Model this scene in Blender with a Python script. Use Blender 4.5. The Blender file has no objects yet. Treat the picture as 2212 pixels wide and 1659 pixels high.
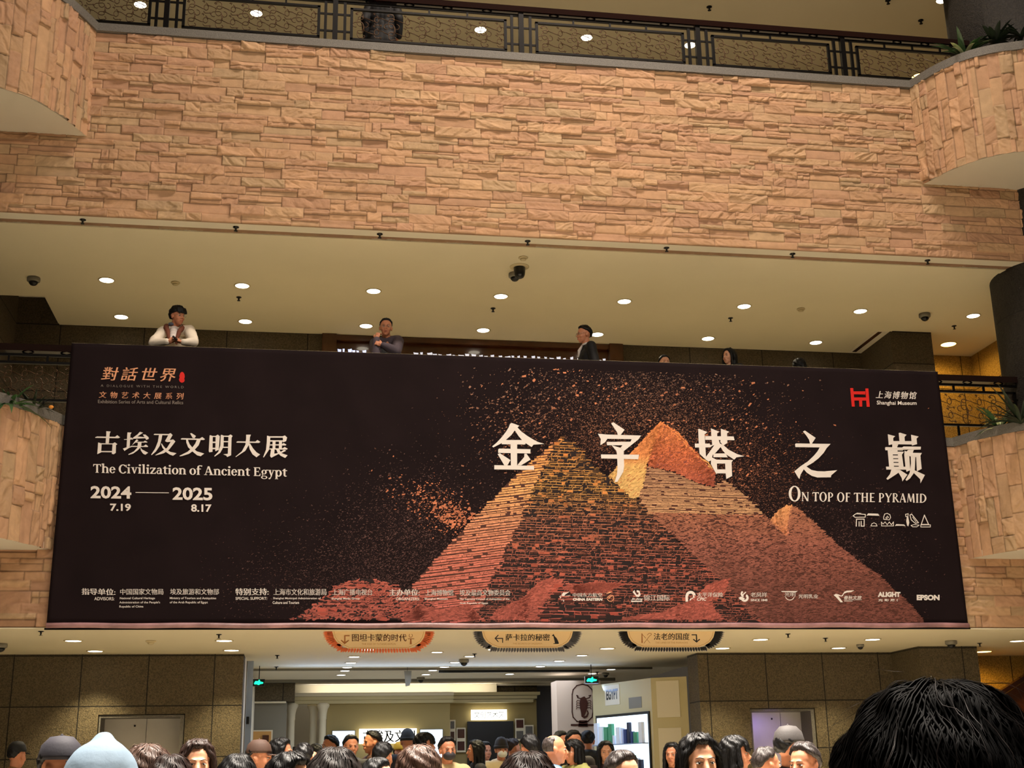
import bpy, bmesh, math, random
import numpy as np
from mathutils import Vector, Matrix, Euler
from mathutils.geometry import tessellate_polygon
random.seed(7)
rng = np.random.default_rng(11)
S = bpy.context.scene
R = math.radians
# ------------------------------------------------------------------ camera
FPX, PITCH, YAW, ROLL = 2787.52, R(16.9534), R(9.40625), R(-1.01985)
CAM = np.array([0.0, 0.0, 1.65])
_cy, _sy, _cp, _sp = math.cos(YAW), math.sin(YAW), math.cos(PITCH), math.sin(PITCH)
_f = np.array([_sy*_cp, _cy*_cp, _sp]); _r = np.array([_cy, -_sy, 0.0]); _u = np.cross(_r, _f)
_r2 = math.cos(ROLL)*_r + math.sin(ROLL)*_u; _u2 = -math.sin(ROLL)*_r + math.cos(ROLL)*_u
cd = bpy.data.cameras.new('camera'); cam = bpy.data.objects.new('camera', cd); S.collection.objects.link(cam)
m = Matrix.Identity(4)
for i in range(3):
    m[i][0] = _r2[i]; m[i][1] = _u2[i]; m[i][2] = -_f[i]; m[i][3] = CAM[i]
cam.matrix_world = m
cd.sensor_fit = 'HORIZONTAL'; cd.sensor_width = 36.0; cd.lens = FPX*36.0/2212.0
cd.clip_start = 0.05; cd.clip_end = 200
S.camera = cam
# ------------------------------------------------------------------ world, exposure
S.view_settings.view_transform = 'Standard'; S.view_settings.look = 'None'
S.view_settings.gamma = 1.0; S.view_settings.use_curve_mapping = False
S.view_settings.exposure = 0.0
W = bpy.data.worlds.new('world'); S.world = W; W.use_nodes = True
W.node_tree.nodes['Background'].inputs[0].default_value = (1.0, 0.80, 0.58, 1)
W.node_tree.nodes['Background'].inputs[1].default_value = 0.05
S.cycles.max_bounces = 6; S.cycles.diffuse_bounces = 4; S.cycles.glossy_bounces = 3
S.cycles.caustics_reflective = False; S.cycles.caustics_refractive = False
S.cycles.sample_clamp_indirect = 4.0
def area(name, loc, target, sx, sy, power, col):
    l = bpy.data.lights.new(name, 'AREA'); l.shape = 'RECTANGLE'; l.size = sx; l.size_y = sy
    l.energy = power; l.color = col
    o = bpy.data.objects.new(name, l); S.collection.objects.link(o); o.location = loc
    d = Vector(target)-Vector(loc); o.rotation_euler = d.to_track_quat('-Z', 'Y').to_euler()
    return o
# hall ceiling lamp raking the stone wall, then the shop lights and added fills
area('hall_key_and_fill', (4.2, 9.9, 19.0), (3.7, 15.0, 7.0), 7.0, 1.2, 930, (1.0, 0.84, 0.70)).data.spread = R(120)
area('hall_key_and_fill', (2.7, -1.0, 11.5), (2.7, 15.0, 6.4), 8.0, 1.0, 220, (1.0, 0.86, 0.70)).data.spread = R(70)  # added frontal fill for the people at the middle rail
area('hall_key_and_fill', (2.7, 7.5, 18.0), (2.7, 8.0, 0.3), 9.0, 6.0, 2800, (1.0, 0.90, 0.78)).data.spread = R(44)  # added downward light, narrowed so the floor bounces it onto the soffits
area('shop_light_and_fill', (2.4, 22.0, 3.25), (2.4, 22.0, 0.0), 4.5, 1.6, 62, (0.82, 0.90, 1.0))
area('shop_light_and_fill', (2.2, 19.6, 3.25), (2.2, 19.6, 0.0), 4.0, .8, 50, (0.60, 0.75, 1.0))  # added blue fill, meant to bounce a cool tint onto the hall ceiling
area('ceiling_blue_fill', (2.3, 20.2, 2.95), (2.3, 19.4, 3.6), 5.0, .08, 16, (0.42, 0.60, 1.0))  # added upward strip that tints the ceiling blue; no trough is built
area('upper_wall_fill', (1.9, 24.30, 3.17), (1.9, 24.6, 3.5), 3.4, .05, 9, (1.0, 0.93, 0.80))  # added uplight that brightens the cream wall over the cornice
# ------------------------------------------------------------------ projection helpers: a pixel onto a plane of the place
def PY(x, y, Y):
    d = _f*FPX + _r2*(x-1106) + _u2*(829.5-y); d = d*(Y/d[1]); return Vector((d[0], Y, d[2]+1.65))
def PZ(x, y, Z):
    d = _f*FPX + _r2*(x-1106) + _u2*(829.5-y); d = d*((Z-1.65)/d[2]); return Vector((d[0], d[1], Z))
def PYn(xy, Y):
    xy = np.asarray(xy, float); d = _f[None]*FPX + _r2[None]*(xy[:, :1]-1106) + _u2[None]*(829.5-xy[:, 1:2])
    d = d*(Y/d[:, 1:2]); d[:, 2] += 1.65; return d
# ------------------------------------------------------------------ colour / materials
def lin(c):
    return tuple((v/255/12.92 if v/255 <= 0.04045 else ((v/255+0.055)/1.055)**2.4) for v in c)
def mat(name, col, rough=0.7, metal=0.0, bump=None, var=None, emit=None, spec=0.4, attr=False, coat=0.0):
    """bump=(scale,strength,distance,detail); var=(scale,amount); col is sRGB 0..255"""
    m = bpy.data.materials.new(name); m.use_nodes = True
    n = m.node_tree.nodes; L = m.node_tree.links; b = n['Principled BSDF']
    c = lin(col)
    b.inputs['Base Color'].default_value = (*c, 1); b.inputs['Roughness'].default_value = rough
    b.inputs['Metallic'].default_value = metal; b.inputs['Specular IOR Level'].default_value = spec
    b.inputs['Coat Weight'].default_value = coat
    tc = n.new('ShaderNodeTexCoord')
    src = None
    if attr:
        a = n.new('ShaderNodeAttribute'); a.attribute_name = 'Col'; src = a.outputs['Color']
    if var:
        nz = n.new('ShaderNodeTexNoise'); nz.inputs['Scale'].default_value = var[0]; nz.inputs['Detail'].default_value = 4
        L.new(tc.outputs['Object'], nz.inputs['Vector'])
        mr = n.new('ShaderNodeMapRange'); mr.inputs[1].default_value = 0.3; mr.inputs[2].default_value = 0.7
        mr.inputs[3].default_value = 1-var[1]; mr.inputs[4].default_value = 1+var[1]
        L.new(nz.outputs[0], mr.inputs[0])
        mx = n.new('ShaderNodeMix'); mx.data_type = 'RGBA'; mx.blend_type = 'MULTIPLY'; mx.inputs[0].default_value = 1
        if src: L.new(src, mx.inputs[6])
        else: mx.inputs[6].default_value = (*c, 1)
        L.new(mr.outputs[0], mx.inputs[7]); src = mx.outputs[2]
    if src: L.new(src, b.inputs['Base Color'])
    if bump:
        nz = n.new('ShaderNodeTexNoise'); nz.inputs['Scale'].default_value = bump[0]; nz.inputs['Detail'].default_value = bump[3]
        L.new(tc.outputs['Object'], nz.inputs['Vector'])
        bp = n.new('ShaderNodeBump'); bp.inputs['Strength'].default_value = bump[1]; bp.inputs['Distance'].default_value = bump[2]
        L.new(nz.outputs[0], bp.inputs['Height']); L.new(bp.outputs[0], b.inputs['Normal'])
    if emit:
        b.inputs['Emission Color'].default_value = (*lin(emit[0]), 1); b.inputs['Emission Strength'].default_value = emit[1]
    return m
def granite(name, col, tw, th, dark=0.28, off=(0, 0, 0), axis='xz', rough=0.75, bs=52):
    """rough hammered stone slabs with dark joints (tile width/height in metres)"""
    m = mat(name, col, rough)
    n = m.node_tree.nodes; L = m.node_tree.links; b = n['Principled BSDF']
    tc = [x for x in n if x.type == 'TEX_COORD'][0]
    mp = n.new('ShaderNodeMapping'); L.new(tc.outputs['Object'], mp.inputs['Vector'])
    mp.inputs['Location'].default_value = off
    sep = n.new('ShaderNodeSeparateXYZ'); cmb = n.new('ShaderNodeCombineXYZ'); L.new(mp.outputs[0], sep.inputs[0])
    L.new(sep.outputs[0 if axis[0] == 'x' else 1], cmb.inputs[0]); L.new(sep.outputs[2], cmb.inputs[1])
    br = n.new('ShaderNodeTexBrick'); br.offset = 0.0; br.squash = 1.0
    br.inputs['Scale'].default_value = 1.0; br.inputs['Brick Width'].default_value = tw; br.inputs['Row Height'].default_value = th
    br.inputs['Mortar Size'].default_value = 0.008; br.inputs['Mortar Smooth'].default_value = 0.1
    c = lin(col)
    br.inputs['Color1'].default_value = (*c, 1); br.inputs['Color2'].default_value = (c[0]*.85, c[1]*.85, c[2]*.83, 1)
    br.inputs['Mortar'].default_value = (c[0]*dark*.4, c[1]*dark*.4, c[2]*dark*.4, 1)
    L.new(cmb.outputs[0], br.inputs['Vector'])
    nz = n.new('ShaderNodeTexNoise'); nz.inputs['Scale'].default_value = bs; nz.inputs['Detail'].default_value = 3
    nz.inputs['Distortion'].default_value = 1.2
    L.new(tc.outputs['Object'], nz.inputs['Vector'])
    cr = n.new('ShaderNodeMapRange'); cr.inputs[1].default_value = .42; cr.inputs[2].default_value = .58
    cr.inputs[3].default_value = .62; cr.inputs[4].default_value = 1.2; L.new(nz.outputs[0], cr.inputs[0])
    mx = n.new('ShaderNodeMix'); mx.data_type = 'RGBA'; mx.blend_type = 'MULTIPLY'; mx.inputs[0].default_value = 1
    L.new(br.outputs['Color'], mx.inputs[6]); L.new(cr.outputs[0], mx.inputs[7]); L.new(mx.outputs[2], b.inputs['Base Color'])
    sub = n.new('ShaderNodeMath'); sub.operation = 'SUBTRACT'; L.new(nz.outputs[0], sub.inputs[0]); L.new(br.outputs['Fac'], sub.inputs[1])
    bp = n.new('ShaderNodeBump'); bp.inputs['Strength'].default_value = .9; bp.inputs['Distance'].default_value = .02
    L.new(sub.outputs[0], bp.inputs['Height']); L.new(bp.outputs[0], b.inputs['Normal'])
    return m
M = {}
M['stone'] = mat('split_face_stone', (190, 150, 118), .85, attr=True, var=(9, .10), bump=(55, .35, .006, 4))
M['cap'] = mat('grey_granite', (96, 92, 86), .6, var=(120, .45), bump=(60, .5, .004, 3))
M['cream'] = mat('cream_plaster', (222, 212, 184), .75, var=(.6, .04))
M['white'] = mat('white_plaster', (226, 218, 200), .75, var=(1.2, .03))
M['groove'] = mat('shadow_gap', (70, 62, 45), .8)
M['gran2'] = granite('dark_hammered_granite', (92, 80, 62), 1.22, .52, off=(0.02, 0, -8.26))
M['gran1'] = granite('ground_hammered_granite', (98, 86, 64), .86, .655, off=(-0.6, 0, -3.29))
M['granY'] = granite('stair_granite_amber_lit', (176, 142, 78), .9, .6, off=(0, 0, .1), axis='yz')  # granite yellowed so its colour carries the amber lamplight
M['granZ'] = granite('lobby_granite_amber_lit', (176, 142, 78), .9, .6, off=(-.9, 0, .1))  # amber light of the lobby put into the stone colour
M['col'] = granite('column_granite', (36, 31, 25), 50, 1.9, bs=30)
M['iron'] = mat('black_iron', (16, 13, 11), .35, .6)
M['brass'] = mat('aged_bronze_scroll', (74, 50, 26), .42, .45)
M['wood'] = mat('polished_dark_wood', (74, 40, 20), .22, var=(3, .3), coat=.4)
M['rail'] = mat('lacquered_handrail', (30, 14, 10), .12, .1, coat=.6)
M['ban'] = mat('banner_print_black', (27, 19, 21), .8, var=(2.5, .12), spec=.05)
M['inkw'] = mat('ink_white', (226, 218, 212), .6, spec=.2)
M['ink'] = mat('ink_colour', (200, 150, 110), .6, attr=True, spec=.2)
M['inkpeach'] = mat('ink_peach', (224, 160, 122), .6, var=(40, .15), spec=.2)
M['inkgrey'] = mat('ink_grey', (120, 110, 104), .6, spec=.2)
M['inkred'] = mat('ink_red', (196, 34, 28), .6, spec=.2)
M['fold'] = mat('hem_sheen_in_colour', (146, 108, 110), .3, var=(5, .35), spec=.6)  # light caught by the hem is put into this paler pink colour
M['black'] = mat('black_plastic', (12, 12, 13), .3)
M['grey'] = mat('grey_plastic', (120, 116, 104), .5)
M['cfix'] = mat('cream_plastic', (196, 182, 146), .5)
M['chrome'] = mat('chrome', (200, 200, 200), .15, 1.0)
M['lens'] = mat('lamp_lens', (255, 246, 225), .3, emit=((255, 244, 220), 9.0))
M['lensY'] = mat('lamp_lens_amber', (255, 220, 130), .3, emit=((255, 205, 110), 12.0))
M['lensC'] = mat('lamp_lens_cool', (240, 246, 255), .3, emit=((250, 252, 255), 8.0))
M['steel'] = mat('brushed_steel', (206, 203, 200), .36, .1, var=(2, .1))
M['floor'] = mat('polished_floor_stone', (178, 168, 148), .35, var=(1.5, .12))
M['leaf'] = mat('glossy_leaf', (46, 78, 40), .4, var=(8, .4))
M['leafd'] = mat('dark_leaf', (26, 38, 22), .5, var=(8, .4))
M['soil'] = mat('soil', (24, 18, 14), .9, var=(20, .4))
M['skin'] = mat('skin', (190, 126, 94), .55, var=(6, .06), spec=.35)
M['skinp'] = mat('skin_pale', (208, 152, 120), .55, var=(6, .05), spec=.35)
M['hairk'] = mat('hair_black', (11, 9, 9), .48, var=(60, .5), spec=.3)
M['hairb'] = mat('hair_dark_brown', (44, 28, 22), .48, var=(60, .4), spec=.3)
M['hairg'] = mat('hair_greying', (56, 49, 47), .45, var=(70, .5), spec=.3)
M['hairl'] = mat('hair_ash_brown', (88, 66, 56), .45, var=(60, .35), spec=.3)
M['eyew'] = mat('eye_white', (210, 205, 198), .2)
M['eyed'] = mat('eye_iris', (22, 14, 10), .15)
M['lip'] = mat('lips', (186, 108, 88), .5)
# ------------------------------------------------------------------ mesh helpers
def link(o, parent=None):
    S.collection.objects.link(o)
    if parent: o.parent = parent
    return o
def tag(o, label=None, cat=None, group=None, kind=None):
    if label: o['label'] = label
    if cat: o['category'] = cat
    if group: o['group'] = group
    if kind: o['kind'] = kind
    return o
def empty(name, loc=(0, 0, 0), rz=0.0, label=None, cat=None, group=None):
    o = bpy.data.objects.new(name, None); o.empty_display_size = .1
    S.collection.objects.link(o); o.location = loc; o.rotation_euler = (0, 0, rz)
    return tag(o, label, cat, group)
def mesh_obj(name, verts, faces, material, parent=None, smooth=False, cols=None):
    me = bpy.data.meshes.new(name); me.from_pydata([tuple(v) for v in verts], [], [tuple(f) for f in faces]); me.update()
    if material: me.materials.append(material)
    if smooth: me.polygons.foreach_set('use_smooth', [True]*len(me.polygons))
    if cols is not None:
        a = me.color_attributes.new('Col', 'FLOAT_COLOR', 'POINT')
        c = np.ones((len(verts), 4), np.float32); c[:, :3] = cols; a.data.foreach_set('color', c.ravel())
    o = bpy.data.objects.new(name, me); return link(o, parent)
class MB:
    """collects simple solids and links them as ONE mesh object"""
    def __init__(s): s.v = []; s.f = []
    def add(s, v, f):
        n = len(s.v); s.v += [tuple(p) for p in v]; s.f += [tuple(i+n for i in q) for q in f]; return s
    def box(s, a, b, M4=None):
        x0, y0, z0 = a; x1, y1, z1 = b
        v = [(x0, y0, z0), (x1, y0, z0), (x1, y1, z0), (x0, y1, z0), (x0, y0, z1), (x1, y0, z1), (x1, y1, z1), (x0, y1, z1)]
        if M4: v = [M4 @ Vector(p) for p in v]
        return s.add(v, [(3, 2, 1, 0), (4, 5, 6, 7), (0, 1, 5, 4), (1, 2, 6, 5), (2, 3, 7, 6), (3, 0, 4, 7)])
    def prism(s, poly, z0, z1, M4=None):
        """poly = xy points, CCW; M4 maps to the world"""
        n = len(poly); v = [(x, y, z0) for x, y in poly]+[(x, y, z1) for x, y in poly]
        if M4: v = [M4 @ Vector(p) for p in v]
        f = [tuple(range(n-1, -1, -1)), tuple(range(n, 2*n))]+[(i, (i+1) % n, (i+1) % n+n, i+n) for i in range(n)]
        return s.add(v, f)
    def tube(s, pts, r, k=6, closed=False):
        pts = [Vector(p) for p in pts]; n = len(pts); rr = r if isinstance(r, (list, tuple)) else [r]*n
        V = []; up = None
        for i, p in enumerate(pts):
            if closed: t = pts[(i+1) % n]-pts[i-1]
            else: t = pts[min(i+1, n-1)]-pts[max(i-1, 0)]
            t.normalize()
            if up is None: up = Vector((0, 0, 1)) if abs(t.z) < .9 else Vector((0, 1, 0))
            a = t.cross(up); a.normalize(); b = a.cross(t); up = b
            V += [p+(a*math.cos(q)+b*math.sin(q))*rr[i] for q in [2*math.pi*j/k for j in range(k)]]
        F = []
        for i in range(n if closed else n-1):
            i2 = (i+1) % n
            for j in range(k): F.append((i*k+j, i*k+(j+1) % k, i2*k+(j+1) % k, i2*k+j))
        if not closed: F += [tuple(range(k-1, -1, -1)), tuple(range((n-1)*k, n*k))]
        return s.add(V, F)
    def lathe(s, prof, k=24, M4=None, cap=True):
        V = []; n = len(prof)
        for r, z in prof:
            for j in range(k): V.append(Vector((r*math.cos(2*math.pi*j/k), r*math.sin(2*math.pi*j/k), z)))
        if M4: V = [M4 @ p for p in V]
        F = [(i*k+j, i*k+(j+1) % k, (i+1)*k+(j+1) % k, (i+1)*k+j) for i in range(n-1) for j in range(k)]
        if cap: F += [tuple(range(k-1, -1, -1)), tuple(range((n-1)*k, n*k))]
        return s.add(V, F)
    def ball(s, c, r, k=12, M4=None):
        rx, ry, rz = r if isinstance(r, (tuple, list)) else (r, r, r)
        V = []; h = k//2
        for i in range(1, h):
            a = math.pi*i/h
            for j in range(k): V.append((c[0]+rx*math.sin(a)*math.cos(2*math.pi*j/k), c[1]+ry*math.sin(a)*math.sin(2*math.pi*j/k), c[2]+rz*math.cos(a)))
        V += [(c[0], c[1], c[2]+rz), (c[0], c[1], c[2]-rz)]
        T = (h-1)*k; F = []
        for i in range(h-2):
            for j in range(k): F.append((i*k+j, (i+1)*k+j, (i+1)*k+(j+1) % k, i*k+(j+1) % k))
        for j in range(k): F.append((T, j, (j+1) % k)); F.append((T+1, (h-2)*k+(j+1) % k, (h-2)*k+j))
        if M4: V = [M4 @ Vector(p) for p in V]
        return s.add(V, F)
    def build(s, name, material, parent=None, smooth=False):
        return mesh_obj(name, s.v, s.f, material, parent, smooth)
def XF(loc, rz=0, rx=0, ry=0): return Matrix.Translation(Vector(loc)) @ Euler((rx, ry, rz)).to_matrix().to_4x4()
def copy_tree(o, parent=None):
    c = o.copy(); S.collection.objects.link(c)
    if parent: c.parent = parent
    for ch in list(o.children): copy_tree(ch, c)
    return c
def struct(o): o['kind'] = 'structure'; return o
ORD = ['first', 'second', 'third', 'fourth', 'fifth', 'sixth', 'seventh', 'eighth', 'ninth', 'tenth', 'eleventh', 'twelfth']
# ------------------------------------------------------------------ split-face stone: a real relief grid
def vnoise(x, y, seed=0):
    xi = np.floor(x).astype(np.int64); yi = np.floor(y).astype(np.int64); xf = x-xi; yf = y-yi
    def h(a, b):
        n = (a*374761393 + b*668265263 + seed*1442695041) & 0xffffffff
        n = ((n ^ (n >> 13))*1274126177) & 0xffffffff
        return ((n ^ (n >> 16)) & 0xffff)/65535.0
    u = xf*xf*(3-2*xf); v = yf*yf*(3-2*yf)
    return (h(xi, yi)*(1-u)+h(xi+1, yi)*u)*(1-v)+(h(xi, yi+1)*(1-u)+h(xi+1, yi+1)*u)*v
def fbm(x, y, seed=0, o=3):
    s = 0; a = .5
    for k in range(o): s = s+a*vnoise(x*2**k, y*2**k, seed+k); a *= .5
    return s
PAL = np.array([lin(c) for c in [(196, 152, 116), (184, 138, 110), (202, 166, 124), (188, 156, 118), (178, 130, 106), (206, 160, 120), (180, 160, 122), (192, 146, 112)]])
PAL = (PAL*.4+PAL.mean(0)*.6)*.8
def relief(Wd, Ht, res, seed, vertical=False, rough=1.0, row=.135, wcol=(0, 0, 0)):
    """returns u, v, depth, colour arrays of shape (nv, nu)"""
    r = np.random.default_rng(seed)
    L, H = (Ht, Wd) if vertical else (Wd, Ht)
    nl = max(8, int(L/res)); nh = max(8, int(H/res))
    l = np.linspace(0, L, nl+1)[None, :].repeat(nh+1, 0); h = np.linspace(0, H, nh+1)[:, None].repeat(nl+1, 1)
    blk = np.zeros(l.shape, int); edge = np.full(l.shape, 9.0); recs = []
    y = 0.0
    while y < H-1e-4:
        rh = min(row*r.uniform(.75, 1.2), H-y)
        if H-y-rh < .05: rh = H-y
        x = -r.uniform(0, .3)
        while x < L:
            bw = r.choice([.2, .32, .42, .5, .6])*r.uniform(.9, 1.1)
            parts = [(y, y+rh)]
            if r.random() < .38:
                c = y+rh*r.uniform(.35, .65); parts = [(y, c), (c, y+rh)]
            for a, b in parts:
                sub = [(x, x+bw)]
                if r.random() < .15: sub = [(x, x+bw*.45), (x+bw*.45, x+bw)]
                for p, q in sub: recs.append((p, q, a, b))
            x += bw
        y += rh
    n = len(recs); i0 = np.arange(n)
    for i, (p, q, a, b) in enumerate(recs):
        j0, j1 = np.searchsorted(h[:, 0], [a, b]); k0, k1 = np.searchsorted(l[0], [p, q])
        if b >= H-1e-4: j1 = nh+1
        k1 = nl+1 if q >= L else k1
        blk[j0:j1, k0:k1] = i
        ll = l[j0:j1, k0:k1]; hh = h[j0:j1, k0:k1]
        edge[j0:j1, k0:k1] = np.minimum(np.minimum(ll-p, q-ll), np.minimum(hh-a, b-hh))
    base = r.uniform(0, .011, n)[blk]
    ang = r.choice([-.7, -.5, .35, .6, .9, -.2], n)+r.uniform(-.15, .15, n)
    amp = np.where(r.random(n) < .22, .15, r.uniform(.5, 1.15, n))*rough
    off = r.uniform(0, 90, n); tone = r.integers(0, len(PAL), n); br = r.uniform(.90, 1.09, n)
    tx = r.uniform(-.05, .05, n)[blk]; ty = r.uniform(-.10, .10, n)[blk]
    ca, sa = np.cos(ang)[blk], np.sin(ang)[blk]; o = off[blk]
    A = l*ca+h*sa+o; B = -l*sa+h*ca
    wv = fbm(A*5, B*9, seed, 3)
    field = fbm(A*3.2+wv*1.2, B*14+wv*2.2, seed+5, 3)*7.5
    st = np.floor(field)+np.clip((field-np.floor(field))*3.2, 0, 1)
    d = base+amp[blk]*(st*.0072+fbm(l*22+o, h*30, seed+9, 3)*.012)
    d += tx*np.minimum(edge, .08)*1.2+ty*np.minimum(edge, .08)
    d -= np.clip(1-edge/.009, 0, 1)*.014
    col = PAL[tone][blk]*br[blk][..., None]
    col = col*(1+.10*(fbm(A*6, B*20, seed+3, 3)-.45))[..., None]
    col = np.where((edge < .004)[..., None], col*.55, col)
    if wcol != (0, 0, 0): col = col*np.array(wcol)
    if vertical: return h, l, d, col
    return l, h, d, col
def grid_obj(name, P, col, material, parent=None):
    """P (a,b,3) vertex grid -> mesh, built fast"""
    a, b = P.shape[:2]; idx = np.arange(a*b).reshape(a, b)
    q = np.stack([idx[:-1, :-1], idx[:-1, 1:], idx[1:, 1:], idx[1:, :-1]], -1).reshape(-1, 4)
    me = bpy.data.meshes.new(name); me.vertices.add(a*b); me.vertices.foreach_set('co', P.astype(np.float32).ravel())
    me.loops.add(q.size); me.loops.foreach_set('vertex_index', q.astype(np.int32).ravel())
    me.polygons.add(len(q)); me.polygons.foreach_set('loop_start', np.arange(0, q.size, 4, dtype=np.int32))
    me.polygons.foreach_set('loop_total', np.full(len(q), 4, dtype=np.int32)); me.update(calc_edges=True)
    if material: me.materials.append(material)
    if col is not None:
        c = np.ones((a*b, 4), np.float32); c[:, :3] = col.reshape(-1, 3)
        at = me.color_attributes.new('Col', 'FLOAT_COLOR', 'POINT'); at.data.foreach_set('color', c.ravel())
    o = bpy.data.objects.new(name, me); return link(o, parent)
def stone_wall(name, x0, x1, z0, z1, Y, seed, res=.0085):
    u, v, d, c = relief(x1-x0, z1-z0, res, seed)
    P = np.stack([x0+u, Y-d, z0+v], -1)
    # returns at top, bottom and ends so that the wall has its thickness
    P = np.concatenate([P[:1]+np.array([0, .3, 0]), P, P[-1:]+np.array([0, .3, 0])], 0)
    c = np.concatenate([c[:1], c, c[-1:]], 0)
    P = np.concatenate([P[:, :1]+np.array([0, .3, 0]), P, P[:, -1:]+np.array([0, .3, 0])], 1)
    c = np.concatenate([c[:, :1], c, c[:, -1:]], 1)
    return struct(grid_obj(name, P, c, M['stone']))
Z2B, Z2T, Z3B, Z3T = 3.32, 5.62, 8.26, 10.80     # undersides and tops of the two parapets
stone_wall('wall_front', -6.2, 12.2, Z3B, Z3T, 15.02, 3)
stone_wall('wall_front', -6.2, 12.2, Z2B, Z2T, 15.02, 21, .012)
def catmull(pts, n):
    P = [np.array(p, float) for p in pts]; P = [2*P[0]-P[1]]+P+[2*P[-1]-P[-2]]; out = []
    for i in range(1, len(P)-2):
        for k in range(n):
            t = k/n; a, b, c, d = P[i-1:i+3]
            out.append(.5*((2*b)+(c-a)*t+(2*a-5*b+4*c-d)*t*t+(3*b-a-3*c+d)*t**3))
    out.append(P[-2]); return np.array(out)
PL = catmull([(-2.79, 15.02), (-2.97, 14.62), (-3.15, 14.32), (-3.36, 14.08), (-3.65, 13.92), (-4.2, 13.82), (-6.2, 13.8)], 14)
PR = catmull([(8.24, 15.02), (8.38, 14.63), (8.55, 14.33), (8.76, 14.10), (9.11, 13.91), (9.7, 13.80), (12.2, 13.78)], 14)
def resample(P, s):
    d = np.concatenate([[0], np.cumsum(np.linalg.norm(np.diff(P, axis=0), axis=1))])
    return np.stack([np.interp(s, d, P[:, 0]), np.interp(s, d, P[:, 1])], -1), d[-1]
def bay(side, P, z0, z1, seed):
    _, L = resample(P, np.array([0.0])); L = min(L, 4.0)
    u, v, d, c = relief(L, z1-z0, .010, seed, vertical=True, row=.15)
    XY, _ = resample(P, u[:, 0] if u[0, 0] == u[0, -1] else u[0])
    along0 = (u[0, 0] == u[0, -1])
    A, _ = resample(P, u.ravel()); B, _ = resample(P, (u+.02).ravel()); T = (B-A); T /= np.linalg.norm(T, axis=1)[:, None]+1e-9
    Nn = np.stack([-T[:, 1], T[:, 0]], -1)
    if side == 'right': Nn = -Nn
    Nn = np.where((Nn[:, 1:2] > 0.3), -Nn, Nn)
    A = A+Nn*d.ravel()[:, None]
    G = np.concatenate([A, (z0+v).ravel()[:, None]], 1).reshape(u.shape+(3,))
    struct(grid_obj('wall_'+side, G, c, M['stone']))
    # granite capping that follows the curve
    s = np.linspace(0, L, 60); C, _ = resample(P, s); C2, _ = resample(P, s+.02); T = C2-C; T /= np.linalg.norm(T, axis=1)[:, None]+1e-9
    Nn = np.stack([T[:, 1], -T[:, 0]], -1)
    if side == 'left': Nn = -Nn
    out = C+Nn*.045; inn = C-Nn*.22; prof = [(out, z1-.005), (out, z1+.115), (inn, z1+.115), (inn, z1-.005)]
    V = [(p[i][0], p[i][1], z) for p, z in prof for i in range(60)]
    F = [(a*60+i, a*60+i+1, ((a+1) % 4)*60+i+1, ((a+1) % 4)*60+i) for a in range(4) for i in range(59)]
    F += [(0, 60, 120, 180), (59, 179+60, 179, 119)]
    struct(mesh_obj('trim_1', V, F, M['cap']))
    # plastered underside and the soil bed inside the planter
    xe = C[-1][0]
    poly = [(p[0], p[1]) for p in C]+[(xe, 15.02)]
    if side == 'left': poly = poly[::-1]
    b = MB(); b.prism(poly, z0+.004, z0+.08); struct(b.build('ceiling', M['white']))
    b = MB(); ii = inn[12:]; b.prism([(p[0], p[1]) for p in (ii if side == 'right' else ii[::-1])]+([(xe, 14.9), (C[0][0]+.3, 14.9)] if side == 'right' else [(C[0][0]-.3, 14.9), (xe, 14.9)]), z1-.1, z1+.02)
    tag(b.build('soil_bed', M['soil']), 'dark soil filling the curved %s planter of the %s balcony' % (side, 'upper' if z0 > 8 else 'lower'), 'soil', kind='stuff')
    return inn
INN = {}
for side, P in (('left', PL), ('right', PR)):
    INN[side, 3] = bay(side, P, 9.32, Z3T, 40 if side == 'left' else 55)
    INN[side, 2] = bay(side, P, 4.17, Z2T, 70 if side == 'left' else 85)
for z in (Z3T, Z2T):
    b = MB().box((-2.84, 14.965, z), (8.30, 15.62, z+.11)); struct(b.build('trim_2', M['cap']))
# ------------------------------------------------------------------ slabs, soffits, back walls
def bx(name, a, c, m): return struct(MB().box(a, c).build(name, M[m] if isinstance(m, str) else m))
Z3C = 13.43
YB2 = 19.08
# upper soffit with its shadow groove
bx('trim_3', (-6.2, 15.03, Z3B-.001), (12.2, 15.21, Z3B+.2), 'white')
bx('trim_3', (-6.2, 15.21, Z3B+.05), (12.2, 15.31, Z3B+.2), 'groove')
bx('trim_3', (-6.2, 15.31, Z3B-.012), (9.55, 15.44, Z3B+.2), 'cream')
b = MB().prism([(-6.2, 15.44), (12.2, 15.44), (12.2, 17.95), (9.05, 17.95), (9.05, YB2), (-3.70, YB2), (-3.70, 17.90), (-6.2, 17.90)][::1], Z3B, Z3B+.25)
struct(b.build('ceiling', M['cream']))
bx('ceiling', (-6.2, 17.90, Z3B+.42), (-3.70, YB2, Z3B+.5), 'white')
bx('ceiling', (9.05, 17.95, Z3B+.03), (12.2, 20.2, Z3B+.25), 'cream')
bx('trim_4', (-3.72, 17.90, Z3B+.02), (-3.69, YB2, Z3B+.5), 'white')
# upper balcony's own ceiling
bx('ceiling', (-6.2, 15.1, Z3C), (14.0, 24.0, Z3C+.3), 'cream')
# middle floor and upper floor slabs
bx('floor', (-6.2, 15.32, Z3B+.6), (12.2, YB2, Z3T-.02), 'floor')
bx('floor', (-6.2, 15.32, Z2B+.6), (12.2, 20.2, Z2T-.02), 'floor')
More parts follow.
